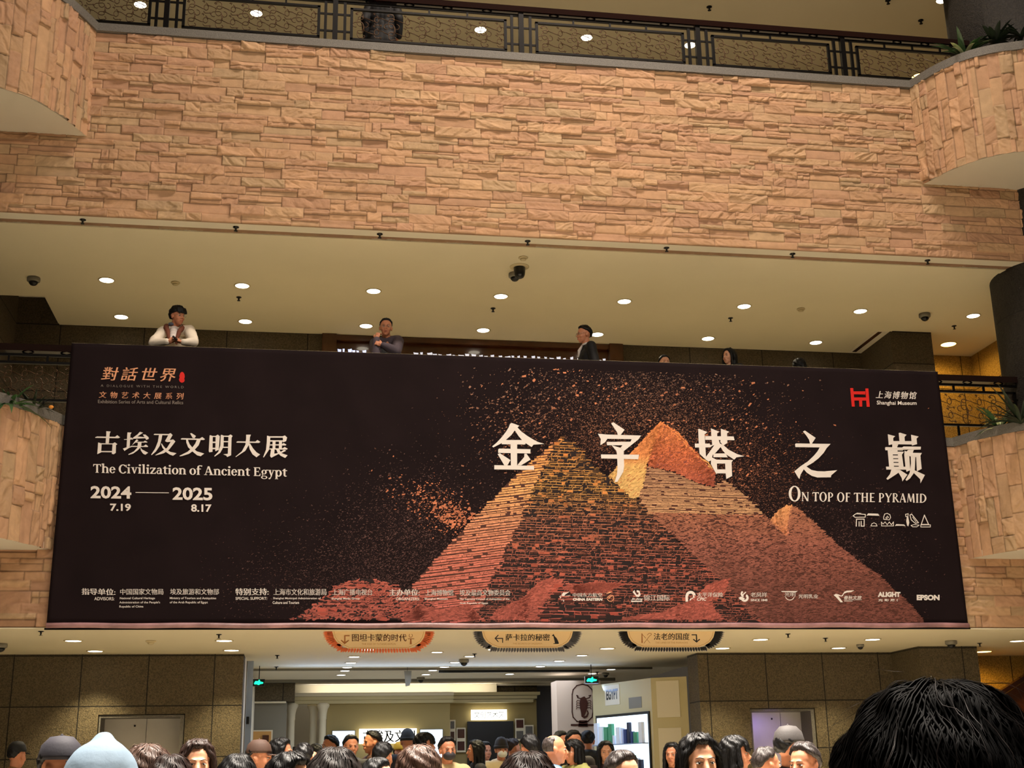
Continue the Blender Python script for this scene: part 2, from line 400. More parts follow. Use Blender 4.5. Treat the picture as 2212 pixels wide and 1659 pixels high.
# back walls
bx('wall_back', (-6.2, YB2, Z2T-.02), (0.26, YB2+.3, Z3B+.5), 'gran2')
bx('wall_back', (4.90, YB2, Z2T-.02), (9.02, YB2+.3, Z3B+.5), 'gran2')
bx('wall_right', (9.02, 17.98, Z2T-.02), (9.71, YB2+.3, Z3B+.3), 'gran2')
bx('wall_left', (-6.2, 17.2, Z2T-.02), (-4.32, YB2, Z3B+.5), 'gran2')
bx('wall_back', (-6.2, 24.0, Z3T-.02), (14.0, 24.2, Z3C+.3), 'cream')
# amber stair lobby on the right of the middle floor
bx('wall_back', (9.72, 19.12, Z2T-.02), (11.0, 19.3, Z3B+.03), 'granZ')
bx('wall_right', (11.0, 16.5, Z2T-.02), (11.2, 19.3, Z3B+.03), 'granY')
# round granite column on the right, two storeys
b = MB().lathe([(.86, -0.0), (.86, 14.0)], 48, XF((10.33, 15.50, 0.25))); struct(b.build('wall_right', M['col'], smooth=True))
b = MB().lathe([(.98, Z3T), (.98, Z3C)], 48, XF((10.4, 15.62, 0))); struct(b.build('wall_right', M['col'], smooth=True))
# ground floor
FZ = 0.25; YB1 = 18.1; ZC1 = 3.31
bx('floor', (-8, -2.0, FZ-.2), (14, 27, FZ), 'floor')
bx('ceiling', (-6.2, 15.08, ZC1), (12.2, 20.55, ZC1+.3), 'cream')
bx('ceiling', (-1.0, 20.62, ZC1+.02), (6.2, 24.6, ZC1+.3), 'white')
bx('trim_5', (-6.2, 15.0, ZC1-.008), (12.2, 15.20, ZC1+.005), 'cream')
for X0, X1 in ((-6.2, -2.58), (-1.47, -0.74), (5.61, 6.34), (7.31, 8.55)): bx('wall_back', (X0, YB1, FZ), (X1, YB1+.5, ZC1), 'gran1')
for X0, X1 in ((-2.58, -1.47), (6.34, 7.31)): bx('wall_back', (X0, YB1, 2.53), (X1, YB1+.5, ZC1), 'gran1')
bx('wall_right', (8.55, 17.22, FZ), (9.43, YB1+.5, ZC1), 'gran1')
bx('wall_back', (9.45, 18.75, FZ), (13.0, 18.95, ZC1), 'granZ')
bx('ceiling', (8.9, 20.55, ZC1), (13.0, 21.8, ZC1+.3), 'cream')
# shop hall behind the opening
bx('wall_left', (-1.0, YB1+.5, FZ), (-.74, 26, ZC1), 'white')
bx('wall_back', (-1.0, 26.0, FZ), (6.2, 26.2, ZC1+.3), 'white')
bx('ceiling', (-1.0, 24.6, ZC1), (6.2, 26.2, ZC1+.3), 'white')
bx('trim_6', (-.74, 20.55, ZC1-.03), (5.61, 20.62, ZC1+.2), 'grey')
bx('trim_6', (-.74, 23.1, ZC1-.03), (5.61, 23.16, ZC1+.02), 'grey')
# solid floor edge fill between soffit and floor slabs (hidden mass of the balconies)
bx('wall_back', (-6.2, 15.32, Z3B+.25), (12.2, 15.5, Z3B+.6), 'groove')
# ------------------------------------------------------------------ ceiling fixtures
def spot(name, parent, energy, col, size=96, blend=.7, rad=.06, rx=0):
    l = bpy.data.lights.new(name, 'SPOT'); l.energy = energy; l.color = col; l.spot_size = R(size); l.spot_blend = blend
    l.shadow_soft_size = rad; o = bpy.data.objects.new(name, l); link(o, parent); o.location = (0, 0, -.03); o.rotation_euler = (rx, 0, 0)
    return o
def make_downlight(lens, rad=.095):
    e = empty('recessed_downlight')
    MB().lathe([(rad+.018, 0), (rad+.018, -.006), (rad, -.009), (rad, 0)], 28, cap=False).build('trim_ring', M['cfix'], e, True)
    MB().lathe([(rad, -.002), (rad*.96, -.007), (rad*.5, -.009), (.001, -.010)], 28, cap=False).build('lamp_lens', M[lens], e, True)
    return e
DL = {}
def downlight(x, y, z, lens, label, group, en=0, col=(1, .86, .62), rad=.095):
    wide = 172 if lens == 'lensY' else 96
    k = (lens, rad)
    if k not in DL: DL[k] = make_downlight(lens, rad); o = DL[k]
    else:
        o = DL[k].copy(); S.collection.objects.link(o)
        for ch in DL[k].children:
            if ch.type == 'MESH': c = ch.copy(); S.collection.objects.link(c); c.parent = o
    o.location = (x, y, z); tag(o, label, 'ceiling light', group)
    if en: spot('downlight_glow', o, en, col, wide)
    return o
for i in range(8):
    downlight(-2.76+1.82*i, 17.14, Z3B, 'lens', '%s round downlight from the left in the front row of the middle balcony ceiling' % ORD[i], 'downlights in the middle balcony ceiling', 290)
for i in range(7):
    downlight(-2.75+1.80*i, 18.62, Z3B, 'lens', '%s round downlight from the left in the back row of the middle balcony ceiling' % ORD[i], 'downlights in the middle balcony ceiling', 6)
downlight(10.3, 18.55, Z3B+.03, 'lensY', 'glowing amber downlight in the small lobby ceiling beside the round column', 'amber lobby downlights', 55, (1, .62, .14), .12)
for i in range(6):
    downlight(-2.79+1.80*i if i < 2 else -.94+1.786*(i-1), 18.43, Z3C, 'lens', '%s downlight from the left seen through the upper balcony railing' % ORD[i], 'downlights above the upper balcony', 110)
downlight(9.84, 16.61, Z3C, 'lens', 'round downlight beside the column at the top edge of the photo', 'downlights above the upper balcony', 110)
downlight(10.56, 18.9, Z3C, 'lensY', 'bright amber downlight just above the right end of the upper parapet', 'amber lobby downlights', 130, (1, .62, .16), .13)
for i, (x, y) in enumerate([(-2.68, 16.32), (-.91, 16.32), (.90, 16.32), (2.7, 16.32), (4.4, 16.32), (5.90, 16.25), (7.44, 16.25), (9.62, 16.47)]):
    downlight(x, y, ZC1-.001, 'lens', '%s downlight from the left in the front row of the ground floor soffit' % ORD[i], 'downlights in the ground floor soffit', 110)
for i, (x, y) in enumerate([(-2.61, 17.62), (-.88, 17.55), (.9, 17.5), (2.6, 17.5), (4.13, 17.4), (5.76, 17.4), (7.45, 17.4)]):
    downlight(x, y, ZC1-.001, 'lens', '%s downlight from the left in the back row of the ground floor soffit' % ORD[i], 'downlights in the ground floor soffit', 190, (1, .84, .50))
downlight(9.95, 18.0, ZC1-.001, 'lensY', 'glowing amber downlight in front of the ground floor staircase', 'amber lobby downlights', 150, (1, .56, .08), .12)
cnt = {}
for px, py in [(765, 1418), (758, 1431), (750, 1441), (745, 1451), (737, 1460), (1015, 1417), (983, 1430), (960, 1440), (935, 1450), (920, 1459), (1257, 1415), (1208, 1427), (1167, 1439), (1131, 1449), (1101, 1458), (1320, 1448), (1279, 1457), (944, 1408)]:
    p = PZ(px, py, ZC1+.0); z = ZC1-.001 if p.y < 20.5 else ZC1+.019
    row = 'left' if px < 800 else ('middle' if px < 1050 else 'right')
    cnt[row] = cnt.get(row, 0)+1
    downlight(p.x, p.y, z, 'lensC', 'cool white downlight, %s one in the %s line of the shop hall ceiling' % (ORD[cnt[row]-1], row), 'downlights in the shop hall ceiling', 0, rad=.075)
def make_sprinkler():
    b = MB(); b.lathe([(.035, 0), (.034, -.006), (.012, -.012), (.010, -.035), (.006, -.045), (.022, -.047), (.022, -.050), (.002, -.052)], 14)
    return b.build('sprinkler_head', M['iron'], None, True)
SPK = make_sprinkler(); first = [True]
def sprinkler(p, label, group, s=1.0):
    if first[0]: o = SPK; first[0] = False
    else: o = SPK.copy(); S.collection.objects.link(o)
    o.location = p; o.scale = (s, s, s); tag(o, label, 'sprinkler', group)
for i, (px, py) in enumerate([(180, 477), (510, 493), (820, 508), (1137, 527), (1437, 539), (1711, 549), (2000, 565)]):
    p = PZ(px, py, Z3B); p.y = 15.13; p.z = Z3B-.001
    sprinkler(p, '%s sprinkler from the left along the white trim under the stone wall' % ORD[i], 'sprinklers on the white trim', 1.1)
for i, (px, py) in enumerate([(516, 642), (1065, 666), (1578, 687), (2061, 704)]):
    sprinkler(PZ(px, py, Z3B), '%s dark sprinkler from the left in the middle balcony ceiling' % ORD[i], 'sprinklers in the middle balcony ceiling', 1.1)
for i, (px, py) in enumerate([(1532, 15), (1989, 44), (1918, 1)]):
    sprinkler(PZ(px, py, Z3C), ['sprinkler in the upper ceiling above the railing, left of the pair', 'sprinkler in the upper ceiling nearest the right column', 'sprinkler at the very top edge of the photo'][i], 'sprinklers in the upper ceiling', 1.3)
for i, (px, py) in enumerate([(85, 1361), (473, 1370), (1702, 1369), (1783, 1378), (599, 1415), (597, 1440), (1025, 1412), (955, 1445), (1290, 1454), (2116, 1389)]):
    p = PZ(px, py, ZC1); z = ZC1-.001 if p.y < 20.5 else ZC1+.019
    sprinkler((p.x, max(p.y, 15.3), z), '%s sprinkler in the ground floor ceiling, counting from the left wall' % ORD[i], 'sprinklers in the ground floor ceiling', .95)
def dome_camera(p, label, s=1.0):
    e = empty('dome_camera', p, 0, label, 'security camera', 'dome cameras on the ceilings'); e.scale = (s, s, s)
    MB().lathe([(.085, 0), (.088, -.02), (.086, -.05), (.070, -.062)], 24).build('housing', M['grey'], e, True)
    MB().lathe([(.062, -.060), (.056, -.085), (.038, -.105), (.012, -.116), (.001, -.117)], 20).build('dome', M['black'], e, True)
dome_camera(PZ(73, 600, Z3B), 'grey dome camera above the left end of the middle balcony')
dome_camera(PZ(1112, 591, Z3B), 'pale dome camera tucked behind the black camera in the middle of the ceiling')
dome_camera(PZ(1997, 678, Z3B), 'grey dome camera near the right column of the middle balcony')
dome_camera(PZ(2, 1390, ZC1), 'dome camera at the left edge under the ground floor soffit', .9)
dome_camera(PZ(1858, 1392, ZC1), 'small dark camera under the soffit between two right downlights', .6)
dome_camera(PZ(2054, 1384, ZC1), 'dome camera under the soffit just left of the amber lamp', .9)
dome_camera(PZ(1002, 1424, ZC1), 'white dome camera in the bluish shop hall ceiling', .85)
p = PZ(909, 1463, ZC1+.02); dome_camera(p, 'dark dome camera deep in the shop hall beside blue glints', .8)
p = PZ(1308, 1453, ZC1+.02); dome_camera(p, 'small camera right of the right exit sign', .7)
e = empty('speed_dome_camera', PZ(1122, 576, Z3B), 0, 'black hanging camera with a wide cream flange in the middle of the ceiling', 'security camera')
MB().lathe([(.13, 0), (.13, -.008), (.09, -.016), (.07, -.016)], 30).build('flange', M['cfix'], e, True)
MB().lathe([(.078, -.012), (.078, -.07), (.072, -.12), (.055, -.155), (.03, -.17), (.001, -.175)], 26).build('body', M['black'], e, True)
def smoke(p, label):
    e = empty('smoke_detector', p, 0, label, 'smoke detector', 'smoke detectors on the ceilings')
    MB().lathe([(.06, 0), (.062, -.012), (.05, -.022)], 22).build('base', M['cfix'], e, True)
    MB().lathe([(.04, -.022), (.036, -.04), (.012, -.048), (.001, -.049)], 18).build('sensor', M['cfix'], e, True)
smoke(PZ(379, 610, Z3B), 'smoke detector between the two left front downlights of the middle balcony')
smoke(PZ(1730, 667, Z3B), 'smoke detector between the two right front downlights of the middle balcony')
smoke(PZ(1130, 556, Z3B), 'round detector just below the white trim above the black camera')
smoke(PZ(326, 1384, ZC1), 'detector under the left part of the ground floor soffit')
# air slots at both ends of the middle ceiling
e = empty('air_vent', (0, 0, 0), 0, 'dark linear air slot in the recess at the left end of the middle balcony ceiling', 'air vent', 'ceiling air slots')
MB().box((-3.98, 17.95, Z3B+.33), (-3.84, YB2-.35, Z3B+.42)).build('slot', M['black'], e)
MB().box((-4.14, 17.95, Z3B+.35), (-3.99, YB2-.35, Z3B+.42)).build('frame', M['wood'], e)
e = empty('air_vent', (0, 0, 0), 0, 'pale linear air slot slanting beside the right pier of the middle balcony ceiling', 'air vent', 'ceiling air slots')
MB().box((8.78, 17.98, Z3B-.006), (9.0, 19.05, Z3B)).build('frame', M['white'], e); MB().box((8.83, 18.0, Z3B-.008), (8.9, 19.0, Z3B-.002)).build('slot', M['wood'], e)
# ------------------------------------------------------------------ wrought iron balustrades
def scroll_paths(w, h):
    """three linked loops with end curls, plus two small loops with sprigs; cell w x h"""
    def arc(cx, cy, rx, ry, a0, a1, n=10): return [(cx+rx*math.cos(R(a0+(a1-a0)*i/n)), cy+ry*math.sin(R(a0+(a1-a0)*i/n))) for i in range(n+1)]
    P = []; c = w*.30
    P.append(arc(c-.055, h*.90, .016, .014, 0, -200, 5)[::-1]+arc(c-.025, h*.86, .05, .042, 150, -20)+arc(c-.005, h*.76, .034, .030, 20, -180)+arc(c-.005, h*.73, .036, .034, 170, 20, 6))
    P.append(arc(c-.012, h*.60, .040, .062, 120, 330)+arc(c+.055, h*.52, .044, .042, 270, 450, 8))
    P.append(arc(c-.075, h*.50, .034, .036, -60, -250, 8)+arc(c-.010, h*.44, .046, .074, 100, -60))
    P.append(arc(c+.012, h*.36, .030, .05, 60, -40, 5)+arc(c-.008, h*.25, .038, .026, 30, -180)+arc(c-.012, h*.20, .034, .075, 180, 290, 8)+arc(c+.035, h*.09, .020, .020, 250, 450, 6))
    P.append(arc(c-.008, h*.25, .038, .030, 180, 20, 6))
    for cy in (.72, .27):
        x = w*.80
        P.append(arc(x, h*cy, .030, .042, 0, 360, 12)); P.append(arc(x+.004, h*(cy-.13), .034, .030, 180, 300, 5)+[(x+.045, h*(cy-.19))])
        P.append([(x+.030, h*cy+.02), (x+.015, h*cy+.055), (x-.005, h*cy+.068)])
        for dx, dy in ((.055, -.085), (-.035, .088)):
            for a in (20, 95, 160, -60): P.append([(x+dx, h*cy+dy), (x+dx+.019*math.cos(R(a)), h*cy+dy+.019*math.sin(R(a)))])
    P.append([(c+.03, h*.78), (w*.62, h*.70), (w*.77, h*.64)]); P.append([(w*.83, h*.80), (w*1.0, h*.78), (w*1.18, h*.70)])
    P.append([(c+.03, h*.31), (w*.62, h*.22), (w*.77, h*.19)]); P.append([(w*.83, h*.36), (w*1.0, h*.32), (w*1.18, h*.22)])
    return P
def balustrade(zc, posts, label, Y=15.43):
    e = empty('balustrade', (0, 0, 0), 0, label, 'railing', 'wrought iron balcony railings')
    x0, x1 = posts[0], posts[-1]
    MB().box((x0, Y-.055, zc+.905), (x1, Y+.055, zc+.99)).build('handrail', M['rail'], e)
    b = MB(); b.box((x0, Y-.02, zc+.03), (x1, Y+.02, zc+.06)); b.box((x0, Y-.015, zc+.850), (x1, Y+.015, zc+.882)); b.build('rail_bar', M['iron'], e)
    for i, x in enumerate(posts):
        MB().box((x-.034, Y-.034, zc), (x+.034, Y+.034, zc+.915)).build('post', M['iron'], e)
        if i == len(posts)-1: break
        a, c = x+.13, posts[i+1]-.13
        b = MB(); t = .019
        for xx in (a, c): b.box((xx-t, Y-t, zc+.02), (xx+t, Y+t, zc+.865))
        a2, c2 = a+.09, c-.09
        for xx in (a2, c2): b.box((xx-t, Y-t, zc+.30), (xx+t, Y+t, zc+.78))
        b.box((a2-t, Y-t, zc+.755), (c2+t, Y+t, zc+.785)); b.box((a2-t, Y-t, zc+.29), (c2+t, Y+t, zc+.32))
        for zz in (.40, .66):
            b.box((x, Y-.01, zc+zz), (a2, Y+.01, zc+zz+.026)); b.box((c2, Y-.01, zc+zz), (posts[i+1], Y+.01, zc+zz+.026))
        for k in (.25, .5, .75):
            xx = a2+(c2-a2)*k; b.box((xx-.012, Y-.012, zc+.78), (xx+.012, Y+.012, zc+.86)); b.box((xx-.012, Y-.012, zc+.05), (xx+.012, Y+.012, zc+.30))
        for k in (.12, .37, .62, .88):
            xx = a2+(c2-a2)*k; b.tube([(xx-.07, Y, zc+.915), (xx-.05, Y, zc+.893), (xx, Y, zc+.878), (xx+.05, Y, zc+.893), (xx+.07, Y, zc+.915)], .011, 5)
        b.build('panel_frame', M['iron'], e)
        b = MB(); n = max(1, round((c2-a2)/.39)); w = (c2-a2)/n
        for k in range(n):
            for P in scroll_paths(w, .43):
                pts = [(min(max(a2+k*w+px, a2), c2), Y+.004*((j % 2)-.5), zc+.322+py) for j, (px, py) in enumerate(P)]
                b.tube(pts, .0055, 5)
        b.build('scrollwork', M['brass'], e, True)
    return e
balustrade(Z3T+.11, [-4.2, -1.99, .22, 2.77, 5.31, 7.48, 9.65], 'upper black iron railing with bronze scrollwork on top of the bright stone wall')
balustrade(Z2T+.11, [-4.2, -1.99, .22, 2.77, 5.31, 7.48, 9.65], 'lower black iron railing mostly hidden behind the hanging banner')
# ------------------------------------------------------------------ the hanging banner
YB = 14.90
def fold(X, Z):
    X = np.asarray(X, float); Z = np.asarray(Z, float)
    a = np.clip((6.6-Z)/3.3, 0, 1)
    return .0045*np.sin(X*5.1+.6*np.sin(Z*1.3))*(.3+.7*a)*(.35+.65*np.clip((np.abs(X-2.7)-2.2)/2.5, 0, 1))+.003*np.sin(X*13+Z*.8)*np.clip((np.abs(X-2.7)-3)/2, 0, 1)
def onban(xy, gap=.006):
    P = PYn(xy, YB); P[:, 1] = YB-gap+fold(P[:, 0], P[:, 2]); return P
ban = empty('hanging_banner', (2.7, YB, 3.3), 0, 'wide black exhibition banner with orange pyramids and white lettering hung across the atrium', 'banner')
inv = Matrix.Translation((-2.7, -YB, -3.3))
def under(o):  # meshes are made in place; keep them there under the banner's empty
    o.parent = ban; o.matrix_parent_inverse = inv; return o
TL, TR, BL, BR = PY(155, 741, YB), PY(2025, 803, YB), PY(101, 1346, YB), PY(2091, 1346, YB)
n1, n2 = 260, 60
U, V = np.meshgrid(np.linspace(0, 1, n1), np.linspace(0, 1, n2))
def bil(i): return (TL[i]*(1-U)+TR[i]*U)*(1-V)+(BL[i]*(1-U)+BR[i]*U)*V
X, Z = bil(0), bil(2); Yg = YB+fold(X, Z)
P = np.stack([X, Yg, Z], -1); Pb = P+np.array([0, .004, 0])
o = under(grid_obj('printed_sheet', P[::-1], None, M['ban'])); o.data.polygons.foreach_set('use_smooth', [True]*len(o.data.polygons))
o.modifiers.new('thickness', 'SOLIDIFY').thickness = -.003
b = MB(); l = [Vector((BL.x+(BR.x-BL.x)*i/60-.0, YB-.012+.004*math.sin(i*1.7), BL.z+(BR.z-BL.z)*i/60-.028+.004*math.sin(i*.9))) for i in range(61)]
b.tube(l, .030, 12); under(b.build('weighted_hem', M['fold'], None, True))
b = MB(); b.tube([BL+Vector((-.02, .0, -.063)), BR+Vector((.02, .0, -.063))], .011, 8); under(b.build('bottom_rod', M['iron'], None, True))
b = MB(); b.tube([TL+Vector((0, .012, 0)), TR+Vector((0, .012, 0))], .006, 6); under(b.build('top_cord', M['cfix'], None, True))
# --- printed shapes: polygons given in crop pixels (ox, oy, scale)
def poly_mesh(name, polys, material, org, gap=.010, parent_fn=under, plane=None):
    V = []; F = []; ox, oy, s = org
    for k, pl in enumerate(polys):
        P = onban([(ox+x/s, oy+y/s) for x, y in pl], gap+.00012*k) if plane is None else PYn([(ox+x/s, oy+y/s) for x, y in pl], plane-.0001*k)
        n = len(V); V += [tuple(p) for p in P]
        for t in tessellate_polygon([[Vector((x, y, 0)) for x, y in pl]]): F.append(tuple(n+i for i in t))
    o = mesh_obj(name, V, F, material); me = o.data
    bm = bmesh.new(); bm.from_mesh(me)
    for f in bm.faces:
        f.normal_update()
        if f.normal.y > 0: f.normal_flip()
    bm.to_mesh(me); bm.free()
    return parent_fn(o) if parent_fn else o
G = {}
G['jin'] = ((1050, 900, 11.85), [[(610,190),(650,170),(730,195),(845,240),(800,285),(730,360),(640,480),(500,605),(400,680),(340,715),(180,795),(150,770),(260,680),(400,530),(500,400),(570,290)],
 [(730,360),(800,285),(900,390),(1050,500),(1200,590),(1320,655),(1490,705),(1210,725),(1160,785),(1000,680),(915,605),(830,510)],
 [(495,605),(915,605),(1010,680),(1000,720),(395,715),(400,680)],[(620,715),(790,715),(790,1260),(630,1260)],[(305,850),(330,825),(1130,840),(1130,950),(305,935)],
 [(290,965),(350,945),(620,1120),(540,1255),(460,1250)],[(975,960),(1030,955),(1135,1105),(890,1255),(790,1255),(970,1040)],[(205,1250),(1220,1265),(1225,1370),(205,1358)]])
G['zi'] = ((1270, 900, 11.06), [[(550,170),(600,140),(870,320),(770,450),(710,450),(690,380)],[(230,415),(460,435),(1265,458),(1200,550),(1030,545),(460,535),(400,620),(290,690),(300,540)],
 [(1265,458),(1200,550),(850,830),(775,745),(820,690),(1010,605),(1040,545)],[(440,610),(1010,605),(820,690),(450,690)],[(560,690),(775,750),(850,830),(850,910),(690,910),(670,820),(600,740)],
 [(305,910),(1215,915),(1195,1025),(310,1005)],[(690,905),(850,905),(860,1180),(840,1320),(700,1560),(630,1570),(690,1380),(700,1200)]])
G['ta'] = ((1490, 910, 12.29), [[(215,215),(240,210),(460,295),(385,350),(420,940),(400,1010),(250,870),(225,500)],[(125,600),(520,600),(535,640),(650,620),(530,700),(130,705)],[(400,1010),(600,900),(560,1040),(490,1080)],
 [(400,400),(1155,410),(1180,510),(400,500)],[(550,195),(775,285),(715,330),(720,400),(800,620),(660,630),(590,660),(565,400)],[(815,205),(1040,285),(980,330),(990,580),(880,650),(800,560),(820,400)],
 [(700,560),(890,640),(810,690),(680,840),(420,1040),(400,980),(530,800),(650,630)],[(810,690),(890,645),(1020,760),(1250,880),(1440,935),(1230,965),(1170,1025),(960,890),(870,790)],
 [(620,865),(940,860),(1000,965),(615,960)],[(555,955),(700,1025),(1140,1035),(1100,1100),(1105,1130),(715,1130),(550,1140)],[(555,960),(710,1130),(720,1290),(700,1420),(550,1140)],
 [(930,1130),(1100,1110),(1115,1460),(960,1540),(940,1380)],[(715,1285),(940,1285),(945,1390),(700,1390)]])
G['zhi'] = ((1700, 920, 13.27), [[(445,170),(500,140),(810,350),(700,520),(650,520),(620,400),(540,280)],[(220,530),(250,510),(1240,522),(1130,640),(930,625),(230,615)],
 [(930,620),(1130,638),(1040,780),(900,930),(720,1070),(545,1170),(470,1250),(380,1400),(345,1530),(310,1490),(200,1310),(380,1160),(580,1030),(760,860),(860,740)],
 [(470,1250),(545,1170),(690,1270),(860,1305),(1060,1310),(1430,1275),(1260,1420),(1245,1480),(860,1485),(700,1440),(560,1350)]])
G['dian'] = ((1895, 920, 12.29), [[(265,230),(465,280),(410,330),(415,410),(410,490),(290,520)],[(560,195),(600,185),(770,240),(715,300),(725,420),(580,420)],[(885,240),(1085,290),(1030,345),(1045,490),(910,530)],
 [(400,410),(920,410),(920,500),(380,495)],[(385,495),(550,495),(510,580),(530,690),(380,690)],[(190,590),(210,570),(650,580),(690,550),(1145,560),(1140,635),(960,640),(690,640),(660,660),(200,655)],
 [(260,655),(385,660),(430,1100),(300,1100)],[(530,690),(700,690),(645,770),(690,1100),(560,1100)],[(385,690),(560,690),(560,765),(385,765)],[(390,792),(565,792),(565,868),(390,868)],[(400,890),(575,890),(575,966),(400,966)],[(410,990),(585,990),(585,1066),(410,1066)],
 [(215,1090),(860,1090),(860,1168),(225,1168)],[(360,1165),(600,1175),(550,1250),(430,1330),(260,1440),(225,1410),(320,1290)],[(580,1170),(790,1300),(655,1480),(635,1390),(550,1250)],
 [(715,660),(830,720),(840,790),(865,1180),(765,1225),(735,1080),(705,780)],[(815,640),(960,640),(930,720),(1170,725),(1130,800),(1140,855),(705,790),(760,690)],[(875,800),(1000,815),(985,1170),(960,1260),(860,1400),(770,1465),(735,1440),(850,1250),(885,1000)],
 [(1020,840),(1130,800),(1165,1150),(1040,1210)],[(975,1180),(1250,1310),(1135,1530),(1125,1420),(965,1260)]])
for k, (org, pl) in G.items(): poly_mesh('title_character', pl, M['inkw'], org, .014)
G2 = [((190, 920, 10.05), [[(400,120),(495,125),(475,170),(455,380),(385,380),(400,200)],[(160,255),(200,235),(590,240),(640,205),(700,255),(660,272),(165,265)],[(225,365),(300,385),(290,580),(205,620),(215,500)],
 [(300,383),(540,385),(585,360),(640,400),(610,420),(605,590),(560,620),(520,610),(535,405),(300,405)],[(290,550),(530,550),(530,575),(290,575)]]),
 ((190, 920, 10.05), [[(860,145),(950,150),(925,190),(910,450),(840,480),(855,200)],[(780,295),(900,285),(940,255),(985,290),(985,300),(790,305)],[(760,495),(840,470),(985,440),(990,450),(900,480),(795,548)],
 [(1130,135),(1200,155),(1080,235),(1240,252),(1245,275),(985,285),(970,270),(1080,190)],[(1195,195),(1250,195),(1320,255),(1320,290),(1270,312),(1240,265)],[(1060,295),(1100,320),(1040,365),(960,425),(1000,370)],
 [(1040,350),(1210,350),(1240,328),(1295,355),(1290,368),(1030,370)],[(1090,360),(1165,365),(1160,450),(1130,490),(1080,540),(980,610),(885,635),(880,620),(1000,560),(1075,480)],[(930,440),(1210,443),(1260,410),(1310,450),(1300,465),(940,462)],[(1140,470),(1180,520),(1310,590),(1250,632),(1200,610),(1150,540)]]),
 ((190, 920, 10.05), [[(1430,190),(1450,178),(1750,183),(1795,163),(1840,205),(1780,310),(1720,360),(1675,335),(1745,210),(1435,202)],[(1690,325),(1780,315),(1855,300),(1900,345),(1860,400),(1770,515),(1650,600),(1480,645),(1460,640),(1600,560),(1720,480),(1800,350),(1720,360)],
 [(1545,200),(1615,205),(1600,300),(1560,440),(1480,560),(1385,640),(1375,630),(1460,500),(1520,350)],[(1600,380),(1640,440),(1700,510),(1790,570),(1925,600),(1850,655),(1780,630),(1690,570),(1620,480),(1590,400)]]),
 ((400, 920, 9.217), [[(100,155),(130,150),(215,205),(190,250),(150,245)],[(-86,262),(-60,250),(290,258),(340,225),(395,268),(370,285),(-80,278)],[(20,280),(55,280),(90,370),(150,440),(230,510),(380,555),(310,608),(240,590),(140,510),(60,430),(25,340)],
 [(235,280),(310,285),(270,390),(190,480),(80,560),(-60,606),(-110,612),(-105,598),(50,520),(140,440),(200,360)]]),
 ((400, 920, 9.217), [[(490,190),(550,210),(545,520),(480,530),(470,500),(485,250)],[(500,188),(545,205),(605,205),(650,178),(690,210),(670,480),(605,510),(600,490),(608,225),(500,225)],[(545,318),(605,318),(605,345),(545,345)],[(545,440),(605,440),(605,468),(545,468)],
 [(710,185),(770,210),(765,420),(700,540),(590,615),(580,605),(660,520),(700,400)],[(720,180),(770,200),(860,200),(905,175),(945,205),(925,240),(915,590),(835,625),(825,600),(760,570),(850,560),(862,225),(720,220)],[(768,308),(860,308),(860,330),(766,330)],[(755,420),(858,420),(858,442),(750,442)]]),
 ((400, 920, 9.217), [[(1215,180),(1310,180),(1290,230),(1280,360),(1200,500),(1010,625),(1005,615),(1130,510),(1200,380),(1215,250)],[(1020,325),(1045,312),(1400,318),(1440,285),(1498,325),(1470,345),(1025,338)],[(1265,380),(1290,350),(1350,450),(1420,530),(1492,575),(1420,630),(1340,570),(1285,470)]]),
 ((400, 920, 9.217), [[(1630,200),(1695,215),(1690,350),(1670,480),(1565,635),(1553,625),(1610,480),(1625,330)],[(1690,212),(1940,212),(1985,195),(2030,235),(2010,310),(1950,330),(1945,240),(1690,240)],[(1690,292),(1960,292),(1960,318),(1690,318)],[(1740,300),(1800,300),(1795,460),(1740,460)],[(1870,300),(1930,300),(1925,460),(1865,460)],
 [(1690,375),(1930,370),(1960,345),(2018,380),(2000,395),(1690,395)],[(1680,455),(1940,452),(1980,425),(2042,460),(2020,478),(1680,475)],[(1710,475),(1780,475),(1775,560),(1860,545),(1870,560),(1715,640),(1690,605)],[(1810,470),(1870,470),(1920,550),(2040,590),(1990,645),(1900,600),(1840,540)],[(1890,530),(1970,480),(2010,500),(1910,550)]])]
for org, pl in G2: poly_mesh('subtitle_character', pl, M['inkw'], org, .012)
# museum mark, red
poly_mesh('museum_emblem', [[(75,115),(160,115),(205,635),(120,635)],[(500,125),(585,125),(625,640),(540,640)],[(165,208),(500,205),(500,295),(170,290)],[(175,378),(530,378),(530,465),(180,465)],[(325,465),(410,465),(415,635),(335,635)]], M['inkred'], (1830, 830, 13.01))
poly_mesh('seal', [[(1940,240),(1975,255),(1998,300),(2003,350),(1990,390),(2003,420),(1985,460),(1940,478),(1895,455),(1878,410),(1892,360),(1885,330),(1905,265)]], M['inkred'], (200, 780, 10.05))
